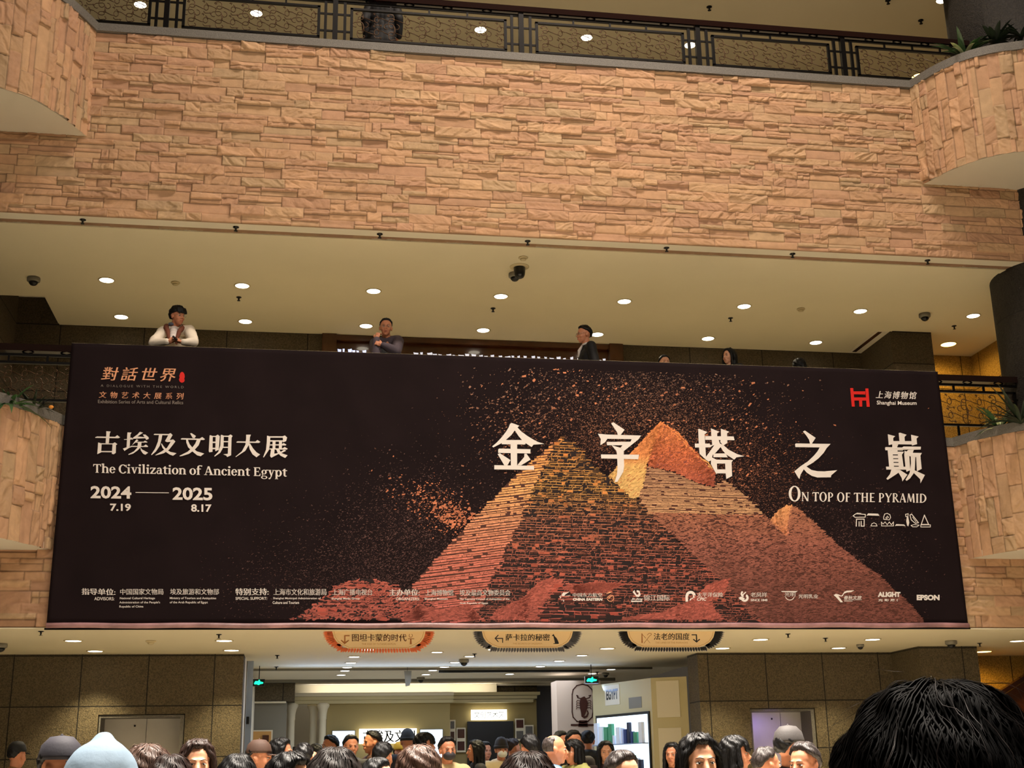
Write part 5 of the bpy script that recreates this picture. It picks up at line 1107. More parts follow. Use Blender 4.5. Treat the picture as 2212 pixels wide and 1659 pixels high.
# ------------------------------------------------------------------ people
from mathutils.kdtree import KDTree
def V3(*a): return Vector(a)
def capsule(b, p0, p1, r0, r1, k=14):
    p0 = Vector(p0); p1 = Vector(p1); d = p1-p0; L = d.length
    if L < 1e-5: return b.ball(p0, r0, 12)
    d.normalize(); P = []; Rr = []
    for a in (80, 60, 35, 12): P.append(p0-d*r0*math.sin(R(a))); Rr.append(r0*math.cos(R(a)))
    P.append(p0); Rr.append(r0); P.append((p0+p1)/2); Rr.append((r0+r1)/2); P.append(p1); Rr.append(r1)
    for a in (12, 35, 60, 80): P.append(p1+d*r1*math.sin(R(a))); Rr.append(r1*math.cos(R(a)))
    return b.tube(P, Rr, k)
def fuse(b, voxel, sm=4, noise=0.0, ns=9.0, seed=0, post=None, M4=None):
    """one continuous skin from overlapping limbs"""
    me = bpy.data.meshes.new('t'); me.from_pydata(b.v, [], b.f); me.update()
    o = bpy.data.objects.new('t', me); S.collection.objects.link(o)
    r = o.modifiers.new('r', 'REMESH'); r.mode = 'VOXEL'; r.voxel_size = voxel; r.use_smooth_shade = True
    if sm: q = o.modifiers.new('s', 'SMOOTH'); q.factor = .5; q.iterations = sm
    bpy.context.view_layer.update(); dg = bpy.context.evaluated_depsgraph_get()
    m2 = bpy.data.meshes.new_from_object(o.evaluated_get(dg)); bpy.data.objects.remove(o); bpy.data.meshes.remove(me)
    n = len(m2.vertices); co = np.empty(n*3, np.float32); m2.vertices.foreach_get('co', co); co = co.reshape(-1, 3).astype(float)
    if noise:
        no = np.empty(n*3, np.float32); m2.vertices.foreach_get('normal', no); no = no.reshape(-1, 3)
        f = fbm(co[:, 0]*ns+co[:, 1]*ns*.7+30+seed, co[:, 2]*ns*.8+co[:, 1]*ns*.5+40, 5+seed, 3)-.45; co += no*(f*noise)[:, None]
    if post: co = post(co)
    m2.vertices.foreach_set('co', co.astype(np.float32).ravel()); m2.update()
    m2.polygons.foreach_set('use_smooth', [True]*len(m2.polygons))
    return m2
def put_mesh(name, me, m_, parent):
    me = me if not me.materials else me; o = bpy.data.objects.new(name, me)
    if not me.materials: me.materials.append(m_)
    link(o, parent); o.material_slots[0].link = 'OBJECT'; o.material_slots[0].material = m_; return o
def head_prims(b, H):
    def e(c, r): b.ball(c, r, 20, H)
    def c(p0, p1, r0, r1): capsule(b, H @ Vector(p0), H @ Vector(p1), r0, r1, 10)
    e((0, .014, .036), (.075, .094, .084)); e((0, -.022, -.010), (.066, .070, .075)); e((0, -.030, -.055), (.052, .056, .052)); e((0, -.052, -.092), (.026, .026, .020))
    e((.034, -.058, -.030), (.024, .022, .022)); e((-.034, -.058, -.030), (.024, .022, .022))
    c((-.030, -.081, .024), (.030, -.081, .024), .0085, .0085); c((0, -.086, .012), (0, -.105, -.024), .0065, .0100); c((-.012, -.092, -.030), (.012, -.092, -.030), .0075, .0075)
    c((-.015, -.088, -.054), (.015, -.088, -.054), .0072, .0072); c((-.012, -.086, -.065), (.012, -.086, -.065), .0078, .0078)
    for s in (-1, 1): e((s*.076, .010, -.006), (.009, .019, .031)); e((s*.081, .020, .006), (.008, .011, .018))
def hand_prims(b, w, d, n, curl=.35, s=1, thumb=.6):
    """w wrist, d pointing along the palm, n back-of-hand normal, s side of the thumb"""
    w = Vector(w); d = Vector(d).normalized(); n = Vector(n); n = (n-d*n.dot(d)).normalized(); x = d.cross(n)*s
    R3 = Matrix((x, d, n)).transposed().to_4x4(); R3.translation = w+d*.048
    b.ball((0, 0, 0), (.040, .050, .015), 14, R3); capsule(b, w-d*.02, w+d*.03, .024, .026, 10)
    for i, L in enumerate((.072, .080, .075, .058)):
        p = w+d*.088+x*(.029-.0195*i)-n*.002; dd = d.copy(); a = curl*(.8+.12*i)
        for k, f in enumerate((.45, .32, .25)):
            dd = (dd*math.cos(a)-n*math.sin(a)).normalized(); nn = (n*math.cos(a)+d*math.sin(a)).normalized(); q = p+dd*L*f
            capsule(b, p, q, .0088-.0008*k, .0082-.0009*k, 8); p = q; d2 = dd; n, nn_ = n, nn
            a = curl*(1.1+k*.3) if k == 0 else a
            dd = dd
    t = w+d*.022+x*.030-n*.004; q = t+(x*.75+d*.65-n*.25*thumb).normalized()*.038; capsule(b, t, q, .0125, .0105, 9); capsule(b, q, q+(x*.25+d*.9-n*.5*thumb).normalized()*.032, .0100, .0085, 9)
STAND = dict(hip=(.092, .0, .90), knee=(.098, -.012, .49), ankle=(.095, .03, .085), toe=(.105, -.13, .035), waist=(0, .0, 1.04), chest=(0, .008, 1.25), neck=(0, .018, 1.43), head=(0, 0, 1.578),
    shoulder=(.172, .02, 1.375), elbow=(.235, .045, 1.10), wrist=(.235, -.06, .875), hd=(0.02, -.25, -1), hn=(1, 0, .1))
def both(J, k):
    a = J.get(k+'L'); 
    if a is not None: return (Vector(J[k+'L']), Vector(J[k+'R']))
    a = J[k]; return (Vector(a), Vector((-a[0], a[1], a[2])))
def skin_body(J, H, voxel=.0068, hands=True):
    b = MB(); head_prims(b, H); nk = Vector(J['neck']); ch = Vector(J['chest']); wa = Vector(J['waist'])
    capsule(b, nk-V3(0, 0, .03), H @ V3(0, .018, -.045), .056, .052, 16)
    capsule(b, ch, nk-V3(0, 0, .05), .096, .066, 18); capsule(b, wa, ch, .100, .102, 18)
    sh, el, wr = both(J, 'shoulder'), both(J, 'elbow'), both(J, 'wrist'); hp, kn, an, to = both(J, 'hip'), both(J, 'knee'), both(J, 'ankle'), both(J, 'toe')
    capsule(b, hp[0], hp[1], .098, .098, 18); capsule(b, (hp[0]+hp[1])/2, wa, .100, .098, 18); capsule(b, sh[0], sh[1], .046, .046, 14)
    for i in (0, 1):
        capsule(b, sh[i], el[i], .050, .038); capsule(b, el[i], wr[i], .037, .024)
        capsule(b, hp[i], kn[i], .080, .055); capsule(b, kn[i], an[i], .052, .036); capsule(b, an[i]-V3(0, 0, .03), to[i], .036, .026)
        if hands:
            d = J.get('hd%d' % i, J['hd']); n = J.get('hn%d' % i, J['hn'])
            if ('hd%d' % i) not in J and i == 1: d = (-d[0], d[1], d[2]); n = (-n[0], n[1], n[2])
            hand_prims(b, wr[i], d, n, J.get('curl', .35), s=(1 if i == 0 else -1)*J.get('thumb%d' % i, 1))
    Hi = H.inverted()
    def post(co):
        L = np.array([list(r) for r in Hi]); q = co@L[:3, :3].T+L[:3, 3]
        for s in (-1, 1):
            dd = ((q[:, 0]-s*.031)/.017)**2+((q[:, 2]-.005)/.0105)**2; m_ = (q[:, 1] < -.04) & (q[:, 2] > -.06)
            q[:, 1] += np.where(m_, .0085*np.exp(-dd), 0)
        m_ = (q[:, 1] < -.05); dd = ((q[:, 0])/.020)**2+((q[:, 2]+.0595)/.0026)**2; q[:, 1] += np.where(m_, .0045*np.exp(-dd), 0)
        F = np.array([list(r) for r in H]); return q@F[:3, :3].T+F[:3, 3]
    return fuse(b, voxel, 3, post=post)
def jacket_mesh(J, puff=0.0, voxel=.011, noise=.016, collar=True, long_=.0, seed=1, hood=False):
    b = MB(); nk = Vector(J['neck']); ch = Vector(J['chest']); wa = Vector(J['waist']); hp = both(J, 'hip'); sh, el, wr = both(J, 'shoulder'), both(J, 'elbow'), both(J, 'wrist')
    up = (nk-ch).normalized(); p = puff; hc = (hp[0]+hp[1])/2
    X = (sh[0]-sh[1]).normalized()
    for c, r in ((ch, .150), (ch*.5+wa*.5, .140), (wa, .135), (wa*.4+hc*.6, .142)):
        for s in (-1, 0, 1): b.ball(c+X*s*.062, (r*.80+p, r*.80+p, .13), 16)
    capsule(b, sh[0]-X*.01, sh[1]+X*.01, .064+p, .064+p, 16); capsule(b, ch+up*.06, nk-up*.03, .11+p*.6, .078, 16)
    if collar:
        for k in range(14):
            a = 2*math.pi*k/14; q = nk+X*math.cos(a)*.062+V3(0, math.sin(a)*.060-.002, .006+.022*math.sin(a)); b.ball(q, (.022, .020, .030), 8)
    if hood:
        for k in range(9):
            a = math.pi*(k+.5)/9; q = nk+X*math.cos(a)*.10+V3(0, math.sin(a)*.10, -.01+.02*math.sin(a)); b.ball(q, (.045, .045, .045), 10)
    if long_:
        for s in (-1, 0, 1): capsule(b, wa+X*s*.06, hc+X*s*.07-V3(0, 0, long_), .10+p, .11+p, 14)
    for i in (0, 1): capsule(b, sh[i], el[i], .066+p, .056+p, 14); capsule(b, el[i], el[i]+(wr[i]-el[i])*.94, .055+p, .040+p*.5, 14)
    return fuse(b, voxel, 3, noise, 8.5, seed)
def trouser_mesh(J, voxel=.012):
    b = MB(); hp, kn, an = both(J, 'hip'), both(J, 'knee'), both(J, 'ankle'); wa = Vector(J['waist'])
    capsule(b, hp[0], hp[1], .112, .112, 16); capsule(b, (hp[0]+hp[1])/2, wa-V3(0, 0, .02), .118, .116, 16)
    for i in (0, 1): capsule(b, hp[i], kn[i], .100, .074); capsule(b, kn[i], an[i]+V3(0, 0, .0), .072, .062)
    return fuse(b, voxel, 3, .012, 8, 3)
def shoe_mesh():
    b = MB(); capsule(b, (0, .045, .045), (0, -.02, .05), .045, .045); capsule(b, (0, 0, .035), (0, -.15, .03), .042, .034); b.box((-.04, -.18, 0), (.04, .085, .022)); return fuse(b, .008, 2)
def hair_mesh(style, H=None):
    b = MB(); front, side, back, th = dict(short=(38, 8, -42, .010), fringe=(12, 0, -46, .016), long=(34, -5, -50, .015), bob=(16, -5, -50, .018), bun=(36, 6, -45, .009), balding=(90, 4, -42, .004), crop=(42, 14, -36, .006))[style]
    k = 40; V = []; nr = 26
    for i in range(1, nr):
        el = math.pi/2-math.pi*i/nr
        for j in range(k):
            az = 2*math.pi*j/k; a = abs(math.degrees(math.atan2(math.sin(az), math.cos(az))))
            h = front+(side-front)*min(1, max(0, (a-38)/42)) if a < 95 else side+(back-side)*min(1, (a-95)/50)
            if style == 'balding' and a < 95: h = 90 if a < 70 else 90+(4-90)*(a-70)/25
            if style == 'balding' and a >= 95: h = back
            up = 52 if style == 'balding' else 200
            e = math.degrees(el); m_ = min(1, max(0, (e-h)/7)); m_ *= 1-min(1, max(0, (e-up)/10)); t = -.03+(.03+th*(1.0+.25*math.sin(az*7+e*.2)))*m_
            if style in ('short', 'fringe', 'crop') and e > 55: t += .006
            x = math.sin(az)*math.cos(el); y = -math.cos(az)*math.cos(el); z = math.sin(el)
            V.append((x*(.078+t), .014+y*(.097+t), .036+z*(.087+t)))
    V += [(0, .014, .036+.087+th), (0, .014, -.03)]; T = (nr-1)*k; F = []
    for i in range(nr-2):
        for j in range(k): F.append((i*k+j, (i+1)*k+j, (i+1)*k+(j+1) % k, i*k+(j+1) % k))
    for j in range(k): F.append((T, j, (j+1) % k)); F.append((T+1, (nr-2)*k+(j+1) % k, (nr-2)*k+j))
    b.add(V, F)
    if style in ('long', 'bob'):
        z1 = -.27 if style == 'long' else -.115
        for s in (-1, 1):
            capsule(b, (s*.078, -.020, .045), (s*.086, -.030, z1*.75), .016, .018); capsule(b, (s*.078, .02, .03), (s*.090, .02, z1), .022, .022); capsule(b, (s*.055, .065, .02), (s*.062, .075, z1), .034, .028)
        capsule(b, (0, .085, .02), (0, .095, z1), .036, .03)
        if style == 'bob':
            for s in (-2, -1, 0, 1, 2): capsule(b, (s*.022, -.078, .075-abs(s)*.004), (s*.024, -.092+abs(s)*.006, .030), .012, .009)
    if style == 'long':
        for s in (-1, 1):
            for k in range(4): capsule(b, (s*(.008+.012*k), -.046+.014*k, .112+.004*k), (s*(.076+.002*k), -.040+.016*k, .045), .010, .011); capsule(b, (s*(.076+.002*k), -.040+.016*k, .045), (s*.086, -.030+.01*k, -.06), .011, .014)
    if style == 'bun': b.ball((0, .115, .085), (.042, .04, .04), 14)
    if style == 'fringe':
        for s in (-3, -2, -1, 0, 1, 2, 3): capsule(b, (s*.017, -.070+abs(s)*.004, .095), (s*.020+.006, -.093+abs(s)*.006, .040+.006*(s % 2)), .014, .006)
    me = fuse(b, .0055, 2, .010, 46, 2)
    return me
def strands(me, n, seg, step, w, name, m_, parent, seed=0, lift=.003, keep=None, whorl=(0, .03, .13)):
    """fine locks lying over the hair surface, following the fall from the crown"""
    N = len(me.vertices); co = np.empty(N*3, np.float32); me.vertices.foreach_get('co', co); co = co.reshape(-1, 3); no = np.empty(N*3, np.float32); me.vertices.foreach_get('normal', no); no = no.reshape(-1, 3)
    r = np.random.default_rng(seed); ids = np.where((co[:, 2] > -.3) & ((np.abs(co[:, 0]) > .03) | (co[:, 1] > -.02) | (co[:, 2] > .06)))[0]
    if keep is not None: ids = ids[keep(co[ids])]
    kd = KDTree(N)
    for i in range(N): kd.insert(co[i], i)
    kd.balance(); V = []; F = []; wh = np.array(whorl)
    for i in r.choice(ids, n):
        p = co[i].astype(float); nn = no[i].astype(float); tw = r.normal(0, .35, 3); pts = []
        lf = lift*r.uniform(.2, 1.6)
        for s in range(seg+1):
            pts.append((p+nn*lf*(1+s/seg), nn)); g = np.array([0, 0, -.75])+(p-wh)/(np.linalg.norm(p-wh)+1e-6)*1.0+tw*.5
            g = g-nn*g.dot(nn); g /= np.linalg.norm(g)+1e-6; p = p+g*step
            q, j, d = kd.find(p)
            if d > .03: break
            p = np.array(q); nn = nn*.4+no[j]*.6; nn /= np.linalg.norm(nn)+1e-6
        if len(pts) < 3: continue
        b0 = len(V); ww = w*r.uniform(.5, 1.5)
        for s, (q, nn) in enumerate(pts):
            t = s/(len(pts)-1); tg = (pts[min(s+1, len(pts)-1)][0]-pts[max(s-1, 0)][0]); sd = np.cross(tg, nn); sd /= np.linalg.norm(sd)+1e-9; h = ww*(math.sin(math.pi*(.15+.8*t))+.05)
            V += [q-sd*h, q+nn*h*.5, q+sd*h]
        F += [(b0+3*s+j, b0+3*s+j+1, b0+3*s+j+4, b0+3*s+j+3) for s in range(len(pts)-1) for j in (0, 1)]
    o = mesh_obj(name, V, F, m_, parent, True); o.material_slots[0].link = 'OBJECT'; o.material_slots[0].material = m_; return o
def cap_mesh(kind):
    b = MB()
    if kind == 'cap':
        b.lathe([(.001, .105), (.05, .098), (.083, .062), (.094, .015), (.095, -.004), (.088, -.004)], 28, XF((0, .012, .048)) @ Matrix.Diagonal((.93, 1.10, 1, 1)))
        V = []; 
        for z in (0, .006):
            for i in range(11):
                a = math.pi*i/10; V.append((math.cos(a)*.072, -.075-math.sin(a)*.085, .046-.02*math.sin(a)+z-.014*abs(math.cos(a))))
        b.add(V, [tuple(range(10, -1, -1)), tuple(range(11, 22))]+[(i, i+1, i+12, i+11) for i in range(10)]+[(10, 0, 11, 21)])
        b.ball((0, .012, .152), .008, 8)
    elif kind == 'beanie': b.lathe([(.001, .125), (.045, .116), (.078, .078), (.092, .02), (.096, -.02), (.100, -.022), (.101, .012), (.096, .016)], 28, XF((0, .016, .040)) @ Matrix.Diagonal((.92, 1.12, 1, 1)))
    elif kind == 'hood':
        b.ball((0, .035, .03), (.108, .118, .128), 24); b.ball((0, .06, -.11), (.12, .10, .09), 18); b.ball((0, .02, .14), (.035, .04, .035), 12)
        me = fuse(b, .009, 3, .012, 14)
        bm = bmesh.new(); bm.from_mesh(me); dl = [v for v in bm.verts if v.co.y < -.045 and abs(v.co.x) < .066 and -.13 < v.co.z < .085]; bmesh.ops.delete(bm, geom=dl, context='VERTS'); bm.to_mesh(me); bm.free(); return me
    me = bpy.data.meshes.new(kind); me.from_pydata(b.v, [], b.f); me.update(); me.polygons.foreach_set('use_smooth', [True]*len(me.polygons)); return me
def face_parts(root, H, female=False, glasses=False, mask=None):
    for s in (-1, 1):
        ey = MB().ball((s*.0305, -.0735, .004), (.0122, .0098, .0046), 14, H).build('eye', M['eyew'], root, True)
        MB().ball((s*.0305, -.0815, .004), (.0050, .0028, .0045), 12, H).build('iris', M['eyed'], ey, True)
        b = MB(); b.tube([H @ V3(s*.016, -.089, .008), H @ V3(s*.030, -.0885, .0095), H @ V3(s*.045, -.080, .007)], .0014, 6); b.build('upper_eyelid', M['eyed'], ey, True)
        b = MB(); b.tube([H @ V3(s*.013, -.0925, .023), H @ V3(s*.030, -.0915, .0285), H @ V3(s*.048, -.080, .023)], [.0016, .0022, .0012], 6); b.build('eyebrow', M['hairk'], root, True)
    b = MB(); b.tube([H @ V3(-.021, -.0885, -.059), H @ V3(-.009, -.0965, -.0545), H @ V3(0, -.0965, -.056), H @ V3(.009, -.0965, -.0545), H @ V3(.021, -.0885, -.059)], [.0010, .0028, .0025, .0028, .0010], 8)
    b.tube([H @ V3(-.018, -.089, -.061), H @ V3(0, -.0965, -.0655), H @ V3(.018, -.089, -.061)], [.0010, .0036, .0010], 8); b.build('lips', M['lip'], root, True)
    if glasses:
        b = MB()
        for s in (-1, 1):
            b.tube([H @ V3(s*.032+.021*math.cos(R(a)), -.103+.004*abs(math.cos(R(a))), .002+.015*math.sin(R(a))) for a in range(0, 360, 24)], .0013, 5, True); b.tube([H @ V3(s*.053, -.099, .006), H @ V3(s*.074, -.06, .006), H @ V3(s*.079, .01, .008)], .0015, 5)
        b.tube([H @ V3(-.011, -.106, .005), H @ V3(.011, -.106, .005)], .0013, 5); b.build('glasses', M['chrome'], root, True)
    if mask:
        b = MB(); b.ball((0, -.052, -.046), (.061, .066, .047), 20, H); b.build('face_mask', mask, root, True)
# --- shared shapes
H0 = Matrix.Translation(Vector(STAND['head']))
BODY = skin_body(STAND, H0); JK = [jacket_mesh(STAND, 0.004, seed=1), jacket_mesh(STAND, .018, seed=2, hood=True, noise=.024), jacket_mesh(STAND, .008, seed=3, long_=.22)]
TR = trouser_mesh(STAND); SH = shoe_mesh(); HM = {k: hair_mesh(k) for k in ('short', 'fringe', 'long', 'bob', 'bun', 'balding', 'crop')}; CM = {k: cap_mesh(k) for k in ('cap', 'beanie', 'hood')}
JM = {}
def jmat(c, rough=.75):
    if c not in JM: JM[c] = mat('garment_fabric', c, rough, bump=(90, .2, .003, 3), var=(14, .06))
    return JM[c]
STR = {}
def person(px, top, w, hair, hm, face, jk, jc, label, kind=None, hat=None, hatc=None, skin='skin', glasses=False, mask=None, scale=None, tilt=0, dist=None, detail=True, pitch=0, group='people in the crowd on the ground floor', emblem=None):
    k = (PY(px, top, 10).z-1.65)/10; Y = dist if dist else 2787*.178*(1.65-FZ+0)/1.70/(w-2787*.178*k/1.70)
    p = PY(px, top, Y); s = (p.z-FZ)/1.715; DBG.append((px, round(Y, 2), round(p.x, 2), round(s, 2))); rz = R(face); p.z = FZ
    root = empty('person', p, rz, label, 'person', group); root.scale = (s, s, s); off = Matrix.Translation(Vector((0, -.01, 0)))
    put_mesh('body', BODY, M[skin], root); put_mesh('jacket', JK[jk], jmat(jc), root); put_mesh('trousers', TR, jmat((34, 34, 40)), root)
    for sx in (-1, 1): o = put_mesh('shoe', SH, jmat((50, 48, 48)), root); o.location = (sx*.097, .0, .0)
    if hair:
        h = put_mesh('hair', HM[hair], M[hm], root); h.location = H0.translation
        if not hat and detail:
            if hair not in STR:
                STR[hair] = strands(HM[hair], 2600 if hair != 'balding' else 900, 6, .011, .0016, 'hair_locks', M[hm], h, 4, keep=(None if hair != 'balding' else (lambda c: c[:, 1] > .02)))
            else:
                o = STR[hair].copy(); link(o, h); o.material_slots[0].material = M[hm]
    if hat:
        h = put_mesh({'cap': 'cap', 'beanie': 'beanie', 'hood': 'hood'}[hat], CM[hat], jmat(hatc), root); h.location = H0.translation
        if emblem: MB().ball((emblem, -.078 if abs(emblem) < .03 else -.05, .095), (.014, .006, .010), 10).build('cap_badge', M['inkw'], h, True)
    if abs(((face+180) % 360)-180) < 115: face_parts(root, H0, glasses=glasses, mask=mask)
    return root
wm = mat('mask_white', (214, 214, 208), .7); bm_ = mat('mask_pale_blue', (150, 170, 190), .7)
P = person; DBG = []
P(40, 1604, 31, 'short', 'hairk', 150, 0, (120, 78, 40), 'person in a black cap with a white badge and pale scarf at the far left', hat='cap', hatc=(18, 18, 20), emblem=.0, dist=15.6)
P(138, 1596, 78, 'short', 'hairk', 62, 0, (30, 28, 30), 'person in a dark grey baseball cap turned right, left of the pale blue hood', hat='cap', hatc=(46, 44, 52), emblem=.05)
P(225, 1611, 128, None, None, 180, 1, (160, 182, 204), 'person from behind in a pale ice blue hood near the left corner', hat='hood', hatc=(160, 184, 206))
P(318, 1608, 96, 'long', 'hairl', 200, 0, (70, 60, 56), 'person with ash brown hair in front of the left lift doors')
P(372, 1632, 100, 'short', 'hairb', 170, 0, (60, 40, 36), 'person with dark brown hair at the bottom edge left of the long haired woman')
P(428, 1596, 68, 'long', 'hairb', 8, 0, (60, 52, 50), 'woman with long brown centre parted hair facing the camera beside the left lift', skin='skinp')
P(512, 1630, 92, 'short', 'hairk', 195, 0, (40, 40, 46), 'person with short black hair at the bottom edge right of the long haired woman', dist=5.4)
P(563, 1601, 46, 'short', 'hairk', 75, 0, (24, 22, 24), 'person in a dark bronze brimmed cap below the amber display window', hat='cap', hatc=(62, 40, 28))
P(610, 1593, 42, 'long', 'hairk', 70, 0, (22, 22, 24), 'woman with long black hair leaning right below the first shop column')
P(681, 1607, 31, 'short', 'hairk', 190, 0, (28, 26, 28), 'small dark head between the black tablet and the man in glasses')
P(712, 1588, 31, 'short', 'hairk', -60, 0, (26, 24, 26), 'man with glasses looking left under the cyan screen', glasses=True)
P(759, 1587, 32, 'short', 'hairk', 12, 1, (30, 26, 24), 'man with a pale mask pulled under his chin, left of the glowing sign', mask=None, dist=17.0)
P(803, 1578, 33, 'short', 'hairk', -70, 0, (80, 54, 44), 'man in a brown jacket looking left in front of the glowing sign')
P(829, 1603, 42, 'short', 'hairk', 150, 0, (40, 34, 34), 'dark haired person seen from behind under the glowing sign')
P(866, 1604, 28, 'short', 'hairk', 40, 0, (60, 46, 34), 'person in a mustard yellow cap beneath the black beanie', hat='cap', hatc=(198, 150, 36))
P(880, 1578, 31, None, None, 180, 0, (30, 30, 34), 'person in a black knitted beanie in front of the glowing sign', hat='beanie', hatc=(18, 18, 20))
P(632, 1624, 96, 'long', 'hairk', 40, 0, (30, 28, 30), 'dark haired woman with a bright forehead at the bottom edge below the shop columns', skin='skinp', dist=4.8)
P(722, 1617, 118, 'short', 'hairg', 185, 0, (40, 38, 42), 'person with wide greying hair at the bottom edge below the cyan screen')
P(820, 1637, 60, 'short', 'hairk', 60, 0, (70, 40, 36), 'person with short black hair at the bottom edge left of the ash brown hair', skin='skinp')
P(900, 1611, 82, 'bob', 'hairl', 210, 0, (150, 40, 52), 'person with pinkish ash brown hair and a red jacket near the bottom centre')
P(919, 1582, 36, 'bob', 'hairk', 65, 0, (40, 42, 52), 'woman with headphones facing right beside the blue white screen')
P(967, 1591, 38, 'short', 'hairk', 10, 1, (186, 164, 120), 'person in a beige hooded coat wearing a dark mask, right of the blue white screen', mask=mat('mask_dark', (44, 40, 44), .7))
P(1026, 1598, 31, 'long', 'hairk', -80, 0, (30, 28, 30), 'woman with long black hair in left profile at the dark doorway')
P(1049, 1602, 27, 'short', 'hairk', 20, 0, (26, 24, 26), 'dim figure in the dark doorway right of the long haired profile')
P(1083, 1596, 30, 'short', 'hairk', 5, 1, (196, 178, 142), 'person in a pale coat and white mask at the dark doorway', mask=wm, hat='beanie', hatc=(38, 34, 36))
P(1109, 1594, 28, 'bun', 'hairb', 120, 0, (90, 110, 150), 'person with brown tied hair in a blue top right of the white masked person', dist=19.6)
P(1142, 1586, 41, 'short', 'hairk', 200, 0, (26, 24, 26), 'person with thick black hair seen from behind left of the bald man')
P(1199, 1584, 45, 'balding', 'hairg', 88, 0, (90, 130, 180), 'balding man in right profile with a blue collar, in front of the scorpion pillar', detail=False)
P(1213, 1579, 22, 'short', 'hairk', 30, 0, (30, 28, 30), 'small dark head just behind the bald man', dist=17.0)
P(1240, 1577, 24, 'short', 'hairk', 10, 0, (46, 40, 38), 'man facing forward below the scorpion drawing', dist=16.5)
P(1269, 1577, 31, 'bun', 'hairk', 170, 1, (24, 26, 30), 'person in a shiny black puffer jacket in front of the scorpion pillar')
P(1237, 1597, 36, 'bob', 'hairk', -65, 1, (150, 148, 84), 'woman with glasses in an olive green jacket facing the bald man', glasses=True)
P(1136, 1627, 140, 'short', 'hairb', 180, 0, (46, 40, 40), 'person with wide fuzzy dark brown hair at the bottom centre')
P(1308, 1600, 33, 'long', 'hairk', -8, 0, (40, 20, 24), 'smiling woman with long black hair in front of the bright kiosk window', skin='skinp')
P(1347, 1621, 72, 'short', 'hairg', 30, 0, (60, 54, 54), 'person with greying swept hair at the bottom edge below the kiosk window', skin='skinp')
P(1451, 1603, 36, 'long', 'hairk', -30, 0, (18, 18, 20), 'dark figure in black beside the cream kiosk door')
P(1508, 1583, 86, 'long', 'hairk', 2, 0, (30, 28, 30), 'smiling young woman with long black hair, biggest face near the bottom right', skin='skinp')
P(1566, 1571, 31, 'short', 'hairk', 20, 0, (30, 30, 34), 'person in a black cap with a white badge behind the smiling young woman', hat='cap', hatc=(16, 16, 18), emblem=.0)
P(1588, 1589, 52, 'bob', 'hairk', 68, 0, (24, 22, 24), 'woman with chin length black hair in right profile beside the smiling young woman')
P(1656, 1612, 50, 'crop', 'hairg', 100, 0, (150, 130, 110), 'man with short cropped greying hair and a visible ear below the violet lift', dist=8.5)
P(1705, 1572, 62, 'short', 'hairk', 110, 0, (30, 30, 32), 'person in a grey cap with a pale strap in front of the violet lift doors', hat='cap', hatc=(58, 54, 53))
P(1732, 1603, 60, 'short', 'hairg', -55, 1, (190, 176, 160), 'person with grey hair and raised hand left of the big dark head', dist=6.9)
# a black tablet held up in the crowd
p = PY(656, 1604, 11.2); sc = (p.z-FZ)/1.715; root = empty('person', (p.x, 11.2, FZ), R(180), 'person raising a black tablet with both hands below the first shop column', 'person', 'people in the crowd on the ground floor'); root.scale = (sc, sc, sc)
J = dict(STAND); J.update(elbow=(.235, -.16, 1.22), wrist=(.115, -.30, 1.52), hd=(-.15, -.1, 1), hn=(.4, 1, 0), curl=.5)
put_mesh('body', skin_body(J, H0, .008), M['skin'], root); put_mesh('jacket', jacket_mesh(J, .004, .013), jmat((34, 32, 36)), root); put_mesh('trousers', TR, jmat((34, 34, 40)), root); put_mesh('hair', HM['short'], M['hairk'], root).location = H0.translation
for sx in (-1, 1): put_mesh('shoe', SH, jmat((50, 48, 48)), root).location = (sx*.097, 0, 0)
e = empty('tablet', (p.x, 11.2+.335*sc, FZ+1.56*sc), 0, 'black tablet held up above the crowd below the first shop column', 'tablet')
MB().box((-.09, 0, 0), (.09, .012, .13)).build('case', M['black'], e); MB().box((-.079, -.002, .006), (.079, .0, .124)).build('screen', M['black'], e)

# --- large head right in front of the camera
pp = PY(2004, 1500, 1.13); s_ = 1.02
big = empty('person', (pp.x, pp.y, pp.z-1.715*s_), R(172), 'person with dark tousled hair seen from behind, huge in the bottom right corner', 'person'); big.scale = (s_, s_, s_)
pp_floor = pp.z-1.715*s_
put_mesh('body', BODY, M['skin'], big); put_mesh('jacket', JK[0], jmat((24, 24, 28)), big)
hb = put_mesh('hair', HM['short'], M['hairk'], big); hb.location = H0.translation; hb.scale = (1.06, 1.06, 1.04)
M['hairn'] = mat('hair_near_black', (13, 10, 10), .55, var=(50, .5), spec=.14)
hb.material_slots[0].material = M['hairn']
strands(HM['short'], 26000, 10, .008, .0006, 'hair_locks', M['hairn'], hb, 9, lift=.0026)
strands(HM['short'], 160, 8, .007, .0003, 'flyaway_hair', M['hairb'], hb, 10, lift=.010)
